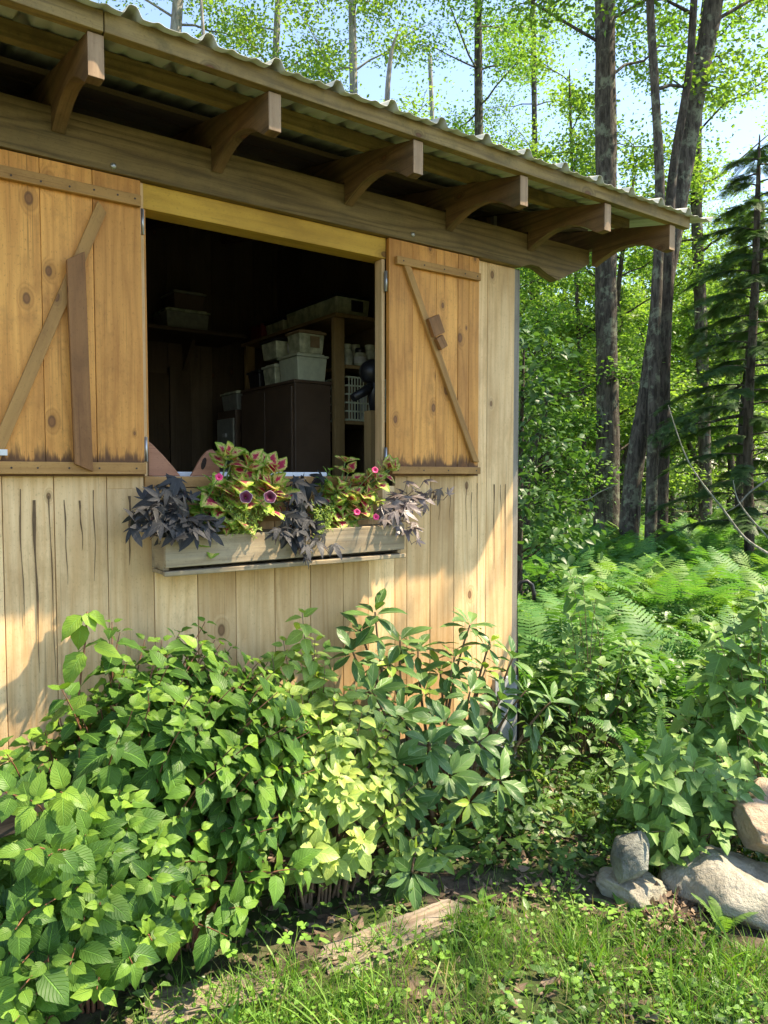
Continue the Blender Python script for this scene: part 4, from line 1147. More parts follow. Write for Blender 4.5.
def patch(x, y): return math.sin(x * 3.1 + 1.2) * math.cos(y * 3.9) + .6 * math.sin(x * 8.2 + y * 6.1) + .4 * math.cos(x * 15 - y * 13)
L = Leaves(LF_BLADE); C = Leaves(LF_ROUND); n = 0
while n < 42000:
    x, y = random.uniform(-.2, 4.6), random.uniform(-2.3, -.1)
    dep = x * FWD_H.x + (y - CAM.y) * FWD_H.y
    if dep < 1.5: continue
    lawn = y < edge_y(x) - .02 and x > -.2
    p = patch(x, y)
    if not clear(x, y): continue
    if not lawn and (x < 2.5 or x > 4): 
        if random.random() > .06 or x < .5: continue
    elif lawn and p < -.5 and random.random() < .8: continue
    elif dep > 3.4 and random.random() < .6: continue
    n += 1
    h = random.uniform(.022, .065) * (1.5 if p > .7 else 1) * (1.7 if random.random() < .05 else 1)
    d = Vector((random.gauss(0, .38), random.gauss(0, .38), 1))
    L.add((x, y, float(gz(x, y)) - .003), d, Vector((random.gauss(0, 1), random.gauss(0, 1), .15)), h, 0 if random.random() < .05 + (.2 if p < -.2 else 0) else 1)
o = link_mesh('grass', L.mesh('grass', M_GRASS)); o['kind'] = 'stuff'; o['label'] = 'short uneven lawn grass in front of the bed'
n = 0
while n < 8000:
    x, y = random.uniform(0, 4.6), random.uniform(-2.3, -.2)
    dep = x * FWD_H.x + (y - CAM.y) * FWD_H.y
    if dep < 1.5 or not clear(x, y): continue
    if y > edge_y(x) - .02 and random.random() > (.05 if x < 2.3 else .5): continue
    if patch(x * 1.4 + 3, y * 1.4) < .1 and random.random() < .8: continue
    n += 1
    C.add((x, y, float(gz(x, y)) + random.uniform(.01, .05)), (random.gauss(0, 1), random.gauss(0, 1), random.gauss(.15, .25)), (random.gauss(0, .3), random.gauss(0, .3), 1), random.uniform(.009, .022), 1)
o = link_mesh('clover', C.mesh('clover', M_CLOV)); o['kind'] = 'stuff'; o['label'] = 'clover and small round leaved weeds in the lawn'
Wd = Leaves(LF_WEED); n = 0
while n < 14500:
    px, dep = (random.uniform(470, 860), random.uniform(2.75, 7)) if n < 8500 else (random.uniform(480, 860), random.uniform(9, 20))
    q = ground(px, dep)
    if q.x < 2.95 and q.y > -.3 or q.y < -1.4 and dep < 2.9: continue
    if not clear(q.x, q.y) or q.y > 0 and q.x < 3: continue
    n += 1
    hh = .10 + .45 * min(1, max(0, (dep - 2.8) / 1.1)) + (.45 if dep > 9 else 0)
    Wd.add((q.x, q.y, float(gz(q.x, q.y)) + hh * random.random() ** .8), (random.gauss(0, 1), random.gauss(0, 1), random.gauss(-.1, .35)), (random.gauss(0, .4), random.gauss(0, .4) - .2, 1), random.uniform(.025, .05) * (2.0 if random.random() < .25 else 1), 1)
k_ = 0
while k_ < 3200:             # small weeds through the lawn, thicker below the stones
    x, y = random.uniform(0, 4.4), random.uniform(-2.2, -.5)
    if not clear(x, y) or y > edge_y(x) - .03 and x < 2.2: continue
    if math.sin(x * 4.7) + math.cos(y * 5.9 + x * 2) < .2 and random.random() < .85: continue
    k_ += 1
    Wd.add((x, y, float(gz(x, y)) + random.uniform(.0, .03)), (random.gauss(0, 1), random.gauss(0, 1), random.gauss(.4, .3)), (random.gauss(0, .4), random.gauss(0, .4), 1), random.uniform(.02, .055), 1)
for _ in range(1500):        # under the shrubs
    x = random.uniform(-.2, 2.9); y = random.uniform(-.75, -.1)
    Wd.add((x, y, random.uniform(.02, .22)), (random.gauss(0, 1), random.gauss(0, 1), random.gauss(0, .3)), (random.gauss(0, .4), random.gauss(0, .4), 1), random.uniform(.02, .05), 1)
o = link_mesh('ground_cover', Wd.mesh('ground_cover', M_WEED)); o['kind'] = 'stuff'; o['label'] = 'tangled low weeds behind the stones and under the shrubs'
De = Leaves(LF_DEAD)
for _ in range(3600):
    x, y = random.uniform(0, 3.8), random.uniform(-2.2, -.1)
    if not (y > edge_y(x) - .1 or patch(x, y) < -.3 or random.random() < .12): continue
    De.add((x, y, float(gz(x, y)) + random.uniform(.002, .018)), (random.gauss(0, 1), random.gauss(0, 1), random.gauss(0, .15)), (random.gauss(0, .35), random.gauss(0, .35), 1), random.uniform(.015, .05), 1)
for _ in range(420):
    p = gp(random.gauss(675, 18), random.gauss(925, 18))
    De.add((p.x, p.y, float(gz(p.x, p.y)) + random.uniform(.004, .03)), (random.gauss(0, 1), random.gauss(0, 1), random.gauss(0, .2)), (random.gauss(0, .4), random.gauss(0, .4), 1), random.uniform(.02, .05), 1)
o = link_mesh('leaf_litter', De.mesh('leaf_litter', M_DEAD)); o['kind'] = 'stuff'; o['label'] = 'brown dead leaves lying in the bed and bare patches'
# single plants in the grass
def rosette(label, px, py, n, size, mat, leaf=LF_WEED, up=.5, cat='weed'):
    p = gp(px, py); root = thing('broadleaf_weed', label, cat, p)
    L = Leaves(leaf)
    for i in range(n):
        a = i * 2.4 + random.uniform(-.3, .3); d = Vector((math.cos(a), math.sin(a), up + random.uniform(-.3, .4)))
        L.add(p, d, Vector((-math.cos(a) * .6, -math.sin(a) * .6, 1)), size * random.uniform(.7, 1.15), 1)
    link_mesh('leaf_rosette', L.mesh('leaf_rosette', M_CLOV if mat is None else mat, p), root)
LF_LONG = leaf_shape(.26, obov, 6, .2, .35, 3)
rosette('broad leaved plantain in front of the small dark rock', 622, 915, 9, .13, None, LF_LONG, .7)
rosette('small plantain at the right end of the split log', 480, 905, 6, .07, None, LF_LONG, .9)
rosette('low broad weed beside the leaf litter hollow', 700, 945, 10, .07, None, LF_LONG, .3)
rosette('lone broad weed between the two split logs', 335, 950, 7, .07, None, LF_LONG, .6)
# sprawling creeper shoots in front of the green shrub
for i, (px, py, lab) in enumerate(((232, 950, 'thin yellow green creeper in front of the green shrub above the left log'), (75, 1000, 'three leaved clover clump at the bottom left corner'), (292, 935, 'tiny yellow green seedling between the logs and the shrub'))):
    p = gp(px, py + 20); root = thing('creeper', lab, 'weed', p)
    C = Leaves(LF_ROUND); S = MB()
    for k in range(5 if i != 1 else 14):
        tp = p + Vector((random.uniform(-.10, .10), random.uniform(-.08, .08), random.uniform(.06, .22 if i == 0 else .1)))
        pts = bez(p, p.lerp(tp, .5) + Vector((0, 0, .04)), tp, 5); S.tube(pts, .0012, 4, cap=False)
        for q in range(3):
            a = q * 2.1 + k; C.add(tp, (math.cos(a), math.sin(a), .1), (0, -.3, 1), random.uniform(.016, .03), 1)
            if i == 0: C.add(pts[3], (math.cos(a + 1), math.sin(a + 1), .1), (0, -.3, 1), .02, 1)
    link_mesh('leaves', C.mesh('leaves', M_BASIL if i != 1 else M_CLOV, p), root); S.build('stems', M_STEMG, root, 0, p)

# ------------------------------------------------------------------ stones, logs and small things on the ground
def rockmat(name, c1, c2, lich=(.34, .36, .28), amt=.3):
    t = NT(name); oc = t.n('ShaderNodeTexCoord').outputs['Object']
    n = t.noise(oc, 9, 8, .68, .4); n2 = t.noise(oc, 4, 3, .5); n3 = t.noise(oc, 60, 4, .7)
    c = t.mix(t.smooth(n, .3, .7), c1, c2)
    c = t.mix(t.math('MULTIPLY', t.smooth(n2, .5, .68), amt), c, lich)
    c = t.mix(t.math('MULTIPLY', t.smooth(n3, .58, .75), .35), c, sc(c1, .4))
    h = t.math('ADD', n, t.math('MULTIPLY', n3, .35))
    return t.done(t.principled(c, .85, t.bump(h, 1.0, .035), spec=.25))
def rock(name, label, c, dims, seed, mat, rot=(0, 0, 0), cuts=9, amp=.10):
    import bmesh
    from mathutils import noise
    rg = random.Random(seed)
    bm = bmesh.new(); bmesh.ops.create_icosphere(bm, subdivisions=5, radius=1)
    planes = []
    for _ in range(cuts):
        v = Vector((rg.gauss(0, 1), rg.gauss(0, 1), rg.gauss(0, 1))).normalized(); planes.append((v, rg.uniform(.50, .82)))
    for v in bm.verts:
        p = v.co.copy()
        for nrm, d in planes:
            k = p.dot(nrm) - d
            if k > 0: p -= nrm * (k * .92)
        nz = noise.fractal(p * 1.6 + Vector((seed, 0, 0)), .9, 2.1, 5) * amp + noise.fractal(p * 7 + Vector((0, seed, 0)), .8, 2.2, 4) * amp * .18
        v.co = Vector((p.x * dims[0], p.y * dims[1], p.z * dims[2])) * (1 + nz)
    me = bpy.data.meshes.new(name); bm.to_mesh(me); bm.free()
    for p in me.polygons: p.use_smooth = True
    me.materials.append(mat)
    o = link_mesh(name, me, None, c); o.rotation_euler = rot
    return tag(o, label, 'rock')
M_RKD = rockmat('dark_stone', (.10, .105, .09), (.24, .245, .205), (.40, .42, .36), .4)
M_RKG = rockmat('grey_stone', (.22, .20, .15), (.42, .39, .31), (.24, .25, .15), .4)
M_RKT = rockmat('tan_stone', (.38, .28, .185), (.52, .41, .29), (.42, .38, .30), .3)
rock('stone', 'small dark angular rock resting on a flat brown one', at_d(627, 855, 2.62), (.118, .09, .078), 44, M_RKD, (.15, -.55, .5), 18, .05)
rock('stone', 'flat brown grey rock under the small dark one', at_d(631, 884, 2.66), (.15, .12, .06), 5, M_RKG, (0, .08, .3), 8, .08)
rock('boulder', 'big grey green boulder at the right edge below the tan stones', at_d(757, 900, 2.66) , (.345, .28, .185), 8, M_RKG, (.05, .22, -.5), 7, .09)
rock('stone', 'broad tan stone lying on top of the grey boulder', at_d(776, 834, 2.70), (.24, .18, .10), 12, M_RKT, (.05, .25, -.4), 8, .07)
rock('stone', 'upper tan stone standing behind the broad tan one', at_d(768, 805, 2.95), (.12, .11, .10), 15, M_RKT, (.3, .3, .2), 9, .08)
rock('stone', 'small pale chip of stone left of the leaf litter hollow', at_d(650, 928, 2.45), (.035, .03, .05), 19, M_RKT, (.2, .4, .2), 8, .1)
rock('stone', 'thin greenish stone flake lying in the leaf litter', at_d(686, 942, 2.42), (.028, .022, .010), 21, M_RKD, (.1, .1, .6), 8, .1)

M_LOG = wood('weathered_log', (.30, .24, .165), (.13, .10, .07), knot=.1, grain=1.2, grey=.6, stain=.7, streak=.8, fine=1.2)
def split_log(label, a, b, r, seed):
    rg = random.Random(seed); n = 46; k = 30
    a, b = Vector(a), Vector(b); mb = MB()
    d = (b - a).normalized(); s = d.cross(Vector((0, 0, 1))).normalized(); up = Vector((0, 0, 1))
    prof = [r * (1 + rg.uniform(-.16, .16)) for _ in range(k)]
    for i in range(n + 1):
        t = i / n; c = a.lerp(b, t)
        e = 1 if 0 < i < n else .82
        for j in range(k):
            th = 2 * math.pi * j / k
            rr = prof[j] * e * (1 + .10 * math.sin(t * 7 + j * 1.7) + rg.uniform(-.035, .035))
            mb.v.append(c + s * (math.cos(th) * rr * 1.3) + up * (min(math.sin(th), .42) * rr * .8) + d * (rg.uniform(-.03, .03) * (1 if i in (0, n) else 0)))
    ln = (b - a).length
    for i in range(n):
        for j in range(k):
            j2 = (j + 1) % k
            mb._uvface((i * k + j, i * k + j2, (i + 1) * k + j2, (i + 1) * k + j), [(j * .03, ln * i / n), ((j + 1) * .03, ln * i / n), ((j + 1) * .03, ln * (i + 1) / n), (j * .03, ln * (i + 1) / n)], 0, False)
    mb._uvface(tuple(reversed(range(k))), [(.1 * j, .3) for j in range(k)]); mb._uvface(tuple(n * k + j for j in range(k)), [(.1 * j, .3) for j in range(k)])
    return tag(mb.build('split_log', M_LOG, None, 0, a), label, 'log', 'split logs edging the bed')
split_log('nearer split log edging the bed at the bottom left of the lawn', gp(150, 1014) + Vector((0, 0, .012)), gp(282, 988) + Vector((0, 0, .006)), .055, 4)
split_log('farther split log edging the bed below the rhododendron', gp(330, 968) + Vector((0, 0, .008)), gp(462, 915) + Vector((0, 0, .006)), .058, 9)
mb = MB()
a, b = at_d(-70, 838, 1.70), at_d(46, 806, 1.92)
for k in range(2): mb.board(a + Vector((-.03, .045, .0)) * k, b + Vector((-.03, .045, .0)) * k, (0, 0, 1), .085 - .004 * k, .04)
c = a.lerp(b, .5)
M_OLDW = wood('blackened_timber', (.075, .062, .05), (.025, .02, .016), knot=.05, grain=1.4, grey=.15, streak=.9)
pk = thing('timber_step', 'dark weathered timber step half hidden in the green shrub', 'step', (c.x, c.y, 0))
mb.build('tread', M_OLDW, pk, .004, (c.x, c.y, 0))
for q in (a.lerp(b, .1), a.lerp(b, .85)): MB().box((q.x - .02, q.y - .0, 0), (q.x + .02, q.y + .04, q.z - .044), 2).build('leg', M_OLDW, pk, .003, (c.x, c.y, 0))
# two curled dead leaves and a hook by the corner
for px, py, s, lab in ((583, 970, .07, 'long brown curled leaf lying on the lawn'), (594, 995, .06, 'brown curled leaf lying just in front of the long one')):
    p = gp(px, py); L = Leaves(leaf_shape(.34, ovate, 8, .5, .4, 5)); L.add(p + Vector((0, 0, .035)), (.1, -.9, -.25), (.3, 0, 1), s * 1.3)
    tag(link_mesh('dead_leaf', L.mesh('dead_leaf', M_DEAD, p), None, p), lab, 'leaf')
hk = [at_d(x, y, 4.05) for x, y in ((517, 748), (517, 690), (516, 640), (515.5, 600), (517, 588), (521, 582), (527, 581), (532, 585), (534, 594), (534, 600))]
tag(MB().tube(hk, .011, 10).build('shepherd_hook', plain('black_iron', (.012, .012, .013), .45), None, 0, hk[0]), 'black bent metal hook standing at the shed corner', 'hook')

# ------------------------------------------------------------------ trees
def barkmat(name, c1, c2, lich, amt):
    t = NT(name); oc = t.n('ShaderNodeTexCoord').outputs['Object']
    s = t.n('ShaderNodeSeparateXYZ'); t.t.links.new(oc, s.inputs[0])
    v = t.combine(t.math('MULTIPLY', s.outputs[0], 26), t.math('MULTIPLY', s.outputs[1], 26), t.math('MULTIPLY', s.outputs[2], 5))
    n = t.noise(v, 1, 6, .7); n2 = t.noise(oc, 4.5, 5, .65); n3 = t.noise(oc, 14, 3, .6)
    c = t.mix(t.smooth(n, .35, .65), c1, c2)
    m = t.math('MULTIPLY', t.math('MULTIPLY', t.smooth(n2, .50, .60), t.smooth(n3, .35, .55)), amt)
    c = t.mix(m, c, lich)
    return t.done(t.principled(c, .9, t.bump(n, .9, .03), spec=.15))
M_BARK = barkmat('grey_brown_bark', (.035, .028, .021), (.115, .096, .075), (.22, .24, .16), .7)
M_BARKD = barkmat('dark_bark', (.03, .024, .018), (.10, .08, .062), (.18, .19, .13), .35)
M_BARKP = barkmat('pale_bark', (.16, .15, .125), (.34, .32, .28), (.30, .33, .22), .4)
M_LEAF1 = leafmat('maple_leaf_sunny', (.13, .25, .045), (.21, .33, .075), trans=.52, tcol=(1.35, 1.4, .65), vein=0, rough=.5, spec=.3)
M_LEAF2 = leafmat('beech_leaf', (.075, .18, .035), (.14, .26, .055), trans=.5, tcol=(1.35, 1.45, .65), vein=0, rough=.5, spec=.3)
M_LEAF3 = leafmat('dark_bush_leaf', (.04, .105, .03), (.075, .16, .045), trans=.35, vein=0, rough=.45, spec=.4)  # darker leaf green of the bush behind the shed corner
LF_FAR = leaf_shape(.66, ellip, 2, .2, .12, 2)
LF_MID = leaf_shape(.62, ovate, 3, .2, .2, 3)

def trunk_tube(mb, pts, rad, n=12):
    # smooth the polyline a little
    P = [Vector(p) for p in pts]; out = []; ro = []
    m = len(P)
    for i in range(m - 1):
        p0, p1, p2, p3 = P[max(i - 1, 0)], P[i], P[i + 1], P[min(i + 2, m - 1)]
        for k in range(6):
            t = k / 6
            q = .5 * ((2 * p1) + (p2 - p0) * t + (2 * p0 - 5 * p1 + 4 * p2 - p3) * t * t + (3 * p1 - p0 - 3 * p2 + p3) * t ** 3)
            out.append(q); ro.append((rad[i] * (1 - t) + rad[i + 1] * t) * random.uniform(.96, 1.05))
    out.append(P[-1]); ro.append(rad[-1])
    mb.tube(out, ro, n, cap=False, jitter=.035)
    return out

def crown(L, S, path, z0, nl, reach, leaf, per, twigs=4, up=.35, flat=.45, spread=.38, bare=.0, rr=.02):
    zs = [p.z for p in path]; top = zs[-1]
    for i in range(nl):
        f = (i + random.random()) / nl; z = z0 + (top - z0) * f
        k = min(range(len(path)), key=lambda q: abs(path[q].z - z)); p = path[k]
        a = i * 2.4 + random.uniform(-.4, .4)
        ln = reach * (1 - .55 * f) * random.uniform(.55, 1.1)
        d = Vector((math.cos(a), math.sin(a), up * random.uniform(.3, 1.8)))
        pts = [p + d * (ln * t / 5) + Vector((0, 0, .06 * ln * math.sin(t * .6 + i))) + rnd_vec() * (.03 * ln if t else 0) for t in range(6)]
        S.tube(pts, [rr * (1.15 - .19 * t) * (1.2 - .7 * f) for t in range(6)], 5, cap=False)
        for q in range(twigs):
            tt = random.uniform(.3, 1) * 4.99; kk = int(tt); b = pts[kk].lerp(pts[kk + 1], tt - kk)
            td = (d + rnd_vec() * 1.0); td.z *= .5; td.normalize(); tl = random.uniform(.25, .6) * reach * .45
            e = b + td * tl
            S.tube([b, b.lerp(e, .5) + rnd_vec() * .04, e], [rr * .35, rr * .25, rr * .1], 4, cap=False)
            m = int(per * random.uniform(.5, 1.4))
            T = RNG.random(m)[:, None]
            C = np.array(b) * (1 - T) + np.array(e) * T * 1.0 + RNG.normal(0, 1, (m, 3)) * np.array([spread, spread, spread * flat]) * reach * .28
            D = RNG.normal(0, 1, (m, 3)) + np.array(td) * .7; D[:, 2] = D[:, 2] * .5 - .25
            N = RNG.normal(0, .45, (m, 3)) + np.array([0, 0, 1.0])
            L.addn(C, D, N, RNG.uniform(.65, 1.2, m) * leaf)

def tree(name, label, trunk, rad, z0, nl, reach, leaf, per, lm, bm_, group=None, cat='tree', twigs=4, shape=None, n=12, **kw):
    base = Vector(trunk[0])
    root = thing(name, label, cat, base, group)
    mb = MB(); S = MB(); L = Leaves(shape or LF_FAR)
    path = trunk_tube(mb, trunk, rad, n)
    mb.build('trunk', bm_, root, 0, base)
    crown(L, S, path, z0, nl, reach, leaf, per, twigs, **kw)
    S.build('branches', bm_, root, 0, base)
    link_mesh('crown', L.mesh('crown', lm, base), root)
    return root
def copy_tree(o, loc, rz, s, label=None):
    c = o.copy(); COL.objects.link(c); c.location = loc; c.rotation_euler = (0, 0, rz); c.scale = (s, s, s)
    if label: c['label'] = label
    for ch in o.children:
        d = ch.copy(); COL.objects.link(d); d.parent = c
    return c
def stem(pxs, dep, top=None):
    """trunk from pixel waypoints at one distance, carried on above the frame"""
    pts = [at_d(x, y, dep) for x, y in pxs]
    pts[0].z = float(gz(pts[0].x, pts[0].y)) - .1
    if top:
        d = (pts[-1] - pts[-2]).normalized(); d = (d + Vector((0, 0, .6))).normalized()
        k = (top - pts[-1].z) / d.z
        pts += [pts[-1] + d * (k * .5), pts[-1] + d * k]
    return pts
random.seed(21)
# the big trunks in the fern bed
T = stem([(606, 540), (608, 430), (606, 300), (606, 150), (605, 0)], 11, 15)
tree('maple_tree', 'thick straight trunked tree with flaking bark right of the shed roof', T, [.21, .165, .155, .15, .14, .10, .04], 6.8, 16, 3.2, .074, 215, M_LEAF2, M_BARK, 'trees of the wood')
T = stem([(627, 540), (633, 480), (646, 400), (660, 310), (678, 200), (696, 90), (714, 0)], 10.2, 14)
tree('maple_tree', 'leaning lichen spotted trunk crossing behind the end of the roof', T, [.15, .125, .12, .125, .135, .13, .12, .09, .03], 7.6, 12, 2.8, .074, 215, M_LEAF2, M_BARK, 'trees of the wood')
T = stem([(650, 545), (653, 440), (655, 330), (660, 200), (655, 90), (650, 0)], 9.7, 12)
tree('maple_tree', 'slender speckled stem just left of the dark stem of the clump', T, [.085, .075, .072, .062, .055, .05, .04, .02], 6.4, 9, 2.0, .08, 85, M_LEAF1, M_BARK, 'trees of the wood')
T = stem([(660, 548), (663, 440), (664, 360), (668, 280), (672, 180), (688, 80), (694, 0)], 9.9, 12)
tree('maple_tree', 'dark slim stem rising right of the speckled one in the clump', T, [.095, .088, .085, .075, .06, .05, .045, .035, .02], 6.5, 9, 2.0, .08, 85, M_LEAF1, M_BARKD, 'trees of the wood')
T = stem([(706, 540), (704, 420), (700, 300), (696, 180), (700, 60), (706, 0)], 13, 12)
tree('maple_tree', 'grey trunk in front of the sunlit wood left of the hemlock', T, [.12, .105, .10, .09, .075, .065, .05, .02], 4.2, 18, 2.4, .074, 200, M_LEAF1, M_BARK, 'trees of the wood')
T = stem([(587, 520), (583, 420), (578, 320), (574, 220), (570, 100)], 14, 9)
tree('beech_tree', 'thin sapling trunk left of the thick straight trunk', T, [.05, .045, .04, .032, .022, .015, .008], 1.8, 18, 1.9, .09, 95, M_LEAF1, M_BARKD, 'trees of the wood')
# trees whose tops show over the roof
over = [
 ('pale grey trunk at the top left above the roof ridge', [(150, 480), (164, 200), (178, 0)], 14, 13, .16, 9.5, 10, 2.2, M_LEAF1, M_BARKP),
 ('slim straight tree above the second rafter with airy yellow leaves', [(262, 480), (268, 250), (278, 0)], 15, 13, .10, 7.5, 12, 2.0, M_LEAF1, M_BARKP),
 ('tree with a forked grey stem and airy crown above the third rafter', [(355, 480), (356, 250), (352, 0)], 14, 12, .11, 6.8, 14, 2.2, M_LEAF1, M_BARKP),
 ('leafy tree with dark trunk above the middle of the roof', [(486, 480), (480, 250), (478, 0)], 16, 13.5, .13, 8.2, 16, 2.4, M_LEAF2, M_BARK),
 ('yellow green tree filling the gap above the right half of the roof', [(540, 480), (536, 250), (533, 0)], 19, 13, .10, 5.5, 20, 2.6, M_LEAF1, M_BARK),
 ('light airy tree behind the leafy one above the middle of the roof', [(440, 480), (436, 250), (430, 60)], 22, 10.5, .10, 6.0, 15, 2.6, M_LEAF1, M_BARKP),
]
for lab, pxs, dep, top, r, z0, nl, reach, lm, bk in over:
    T = stem(pxs, dep, top)
    tree('maple_tree', lab, T, [r, r * .8, r * .6, r * .4, r * .15], z0, nl, reach, .074, 210, lm, bk, 'trees of the wood', n=10, spread=.45)
# bare stick above the roof
for px0, lab in ((205, 'bare dead branch tip rising left of the slim airy tree'), (386, 'thin bare stick against the sky above the third rafter')):
    T = stem([(px0 + 14, 480), (px0 + 8, 200), (px0 - 4, 0)] if px0 < 300 else [(px0 - 10, 480), (px0, 120), (px0 + 12, 30)], 12, None)
    b = T[0]; r_ = thing('dead_tree', lab, 'dead tree', b)
    mb = MB(); trunk_tube(mb, T, [.07, .045, .022 if px0 < 300 else .008], 8); mb.build('trunk', M_BARKP, r_, 0, b)
# crowd of trees and saplings in the wood, copied from four kinds
protos = []
p0 = ground(560, 16)
for i, (hgt, z0, nl, reach, per, lm, bk) in enumerate(((6.0, .6, 26, 2.0, 95, M_LEAF1, M_BARKD), (5.0, .35, 24, 1.7, 90, M_LEAF2, M_BARKD), (11.5, 3.0, 30, 2.9, 125, M_LEAF1, M_BARK), (8.0, 1.6, 28, 2.3, 110, M_LEAF2, M_BARK))):
    T = [Vector((0, 0, -.1))] + [Vector((random.uniform(-.15, .15) * k, random.uniform(-.15, .15) * k, hgt * k / 4)) for k in (1, 2, 3, 4)]
    r = .018 * hgt ** .9
    lab = ['yellow green leafy sapling in the sunlit wood', 'mid green beech sapling in the wood behind the ferns', 'tall yellow green tree deep in the wood', 'mid green half grown tree deep in the wood'][i]
    protos.append(tree(['beech_sapling', 'beech_sapling', 'maple_tree', 'beech_tree'][i], lab, T, [r, r * .8, r * .6, r * .4, r * .1], z0, nl, reach, .076, int(per * 1.6), lm, bk, ['yellow green saplings in the wood', 'mid green saplings in the wood', 'tall trees deep in the wood', 'half grown trees deep in the wood'][i], n=8))
spots = {0: [(548, 15), (602, 13.5), (640, 17), (672, 19), (728, 15.5), (560, 20), (585, 24), (620, 22), (700, 23), (535, 25), (650, 26), (750, 20), (515, 18), (610, 29), (720, 29)],
         1: [(530, 11.5), (570, 17.5), (690, 16), (625, 15), (745, 25), (600, 19), (660, 22), (770, 24), (545, 29)],
         2: [(560, 27), (630, 30), (690, 27), (745, 30), (500, 30), (410, 32), (330, 26), (230, 24), (120, 22), (60, 26)],
         3: [(660, 31), (735, 32), (600, 33), (520, 34), (780, 30), (450, 28), (375, 34), (290, 32)]}
for k, lst in spots.items():
    for i, (px, dep) in enumerate(lst):
        q = ground(px, dep); q.z = float(gz(q.x, q.y)) - .05
        if i == 0:
            protos[k].location = q
        else:
            copy_tree(protos[k], q, random.uniform(0, 6.28), random.uniform(.85, 1.2))
# dark leafy bush just behind the shed corner
T = stem([(520, 560), (521, 450), (524, 350)], 6.6)
tree('understory_bush', 'dark bluish green bush right behind the shed corner', T, [.03, .022, .008], .5, 26, .72, .085, 24, M_LEAF3, M_BARKD, cat='bush', shape=LF_MID, n=7, spread=.5, flat=.8, rr=.008)
# the far edge of the wood
FW = Leaves(LF_FAR)
for _ in range(520):
    px, dep = random.uniform(-120, 980), random.uniform(36, 52)
    q = ground(px, dep); zc = random.random() ** 1.3 * 13
    m = 75
    C_ = np.array([q.x, q.y, zc]) + RNG.normal(0, 1, (m, 3)) * np.array([1.3, 1.3, .8])
    FW.addn(C_, RNG.normal(0, 1, (m, 3)), RNG.normal(0, .5, (m, 3)) + np.array([0, 0, 1]), RNG.uniform(.16, .34, m))
o = link_mesh('distant_wood', FW.mesh('distant_wood', M_LEAF2)); o['kind'] = 'stuff'; o['label'] = 'far edge of the wood seen between the trunks'

# hemlock: drooping branches with flat sprays of short needles
M_NEED = leafmat('hemlock_needles', (.04, .095, .03), (.075, .145, .045), trans=.3, vein=0, rough=.5, spec=.3)
def spray():
    V = []; Q = []; U = []
    def quad(a, d, n, ln, w):
        s = np.cross(d, n); k = len(V)
        V.extend([a - s * w * .4, a + s * w * .4, a + d * ln + s * w * .5, a + d * ln - s * w * .5]); U.extend([(0, 0), (1, 0), (1, 1), (0, 1)])
        Q.append((k, k + 1, k + 2, k + 3))
    y = np.array([0, 1., 0]); z = np.array([0, 0, 1.])
    quad(np.zeros(3), y, z, 1, .02)
    for i in range(14):
        t = .06 + .92 * i / 14
        for sd in (-1, 1):
            d = np.array([sd * .9, .55, -.08]); d /= np.linalg.norm(d)
            quad(np.array([0, t, -.12 * t * t]), d, z, .36 * (1.05 - t * .75), .038)
    V = np.array(V); V[:, 2] -= .15 * V[:, 1] ** 2
    return V, np.array(Q), np.array(U)
T = stem([(752, 540), (748, 430), (753, 330), (756, 250), (758, 190)], 8.6, 5.4)
b = T[0]; hm = thing('hemlock_tree', 'dark hemlock with drooping branches at the right edge', 'tree', b)
mb = MB(); path = trunk_tube(mb, T, [.058, .052, .046, .038, .028, .017, .007], 10); mb.build('trunk', M_BARKD, hm, 0, b)
L = Leaves(spray()); S = MB()
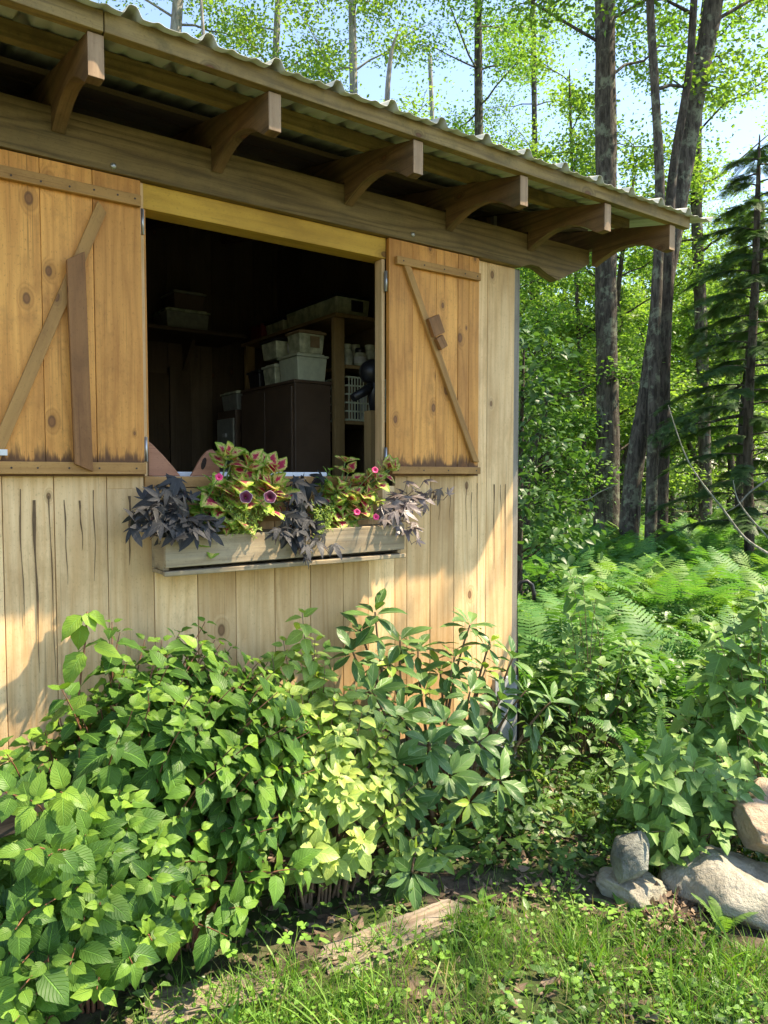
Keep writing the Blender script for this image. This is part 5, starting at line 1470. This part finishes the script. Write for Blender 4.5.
for i in range(72):
    z = .9 + 4.4 * (i + random.random()) / 72
    k = min(range(len(path)), key=lambda q: abs(path[q].z - z)); p = path[k].copy(); p.z = z
    a = i * 2.4 + random.uniform(-.3, .3); ln = (1.55 - .24 * z) * random.uniform(.55, 1.1) + .15
    if z < 2.0: ln *= .75
    d = Vector((math.cos(a), math.sin(a), 0))
    pts = [p + d * (ln * t / 7) + Vector((0, 0, .10 * ln * math.sin(t / 7 * 2.2) - .30 * ln * (t / 7) ** 2)) for t in range(8)]
    S.tube(pts, [.011 * (1 - .12 * t) for t in range(8)], 5, cap=False)
    for q in range(int(ln * 90)):
        tt = random.uniform(.18, 1) * 6.99; kk = int(tt); c_ = pts[kk].lerp(pts[kk + 1], tt - kk)
        sd = random.choice((-1, 1)); side = d.cross(Vector((0, 0, 1))) * sd
        dd = side * random.uniform(.3, 1) + d * random.uniform(.5, 1) + Vector((0, 0, random.uniform(-.35, .05)))
        L.add(c_, dd, Vector((random.gauss(0, .15), random.gauss(0, .15), 1)), random.uniform(.10, .22) * (1.15 - .4 * tt / 7))
link_mesh('crown', L.mesh('crown', M_NEED, b), hm); S.build('branches', M_BARKD, hm, 0, b)
# second trunk and small conifer beyond
T = stem([(738, 545), (742, 440), (752, 330), (760, 250)], 9.6, 5.0)
tree('hemlock_tree', 'leaning dark trunk behind the hemlock', T, [.06, .055, .05, .04, .028, .012], 2.2, 20, 1.0, .13, 40, M_NEED, M_BARKD, shape=spray(), n=9, flat=.25, up=-.1)
# fallen dead branches arching out of the ferns
def deadbranch(label, ways, dep, r, cat='branch'):
    pts = [at_d(x, y, dep) for x, y in ways]; mb = MB()
    trunk_tube(mb, pts, [r * (1 - .75 * i / (len(pts) - 1)) for i in range(len(pts))], 6)
    tag(mb.build('dead_branch', M_BARKP, None, 0, pts[0]), label, cat, 'dead branches at the edge of the wood')
deadbranch('long pale dead branch arching across the hemlock down to the right edge', [(772, 556), (745, 538), (722, 508), (700, 480), (684, 452), (668, 405)], 7.6, .016)
deadbranch('dark dead twig crossing the long pale branch near the right edge', [(775, 545), (752, 520), (738, 500), (733, 480)], 7.9, .014)
deadbranch('thin dead branch lying level in front of the leaning trunk', [(560, 498), (585, 500), (600, 492), (618, 484)], 9.2, .012)
deadbranch('short dead branch sticking out below the hemlock', [(770, 478), (750, 492), (738, 505), (726, 512)], 8.2, .014)
random.seed(77)
T = [Vector((7.2, -3.9, -.1)), Vector((7.1, -3.8, 3)), Vector((6.7, -3.4, 6)), Vector((6.2, -2.9, 8.5)), Vector((6.0, -2.7, 10.5))]  # unseen tree, added so its sparse crown dapples the wall and lawn
tree('maple_tree', 'unseen thin crowned tree added right of the boulders to dapple the sunlight', T, [.16, .14, .11, .07, .02], 6.3, 14, 2.7, .10, 24, M_LEAF1, M_BARK, twigs=3, n=10, spread=.55)
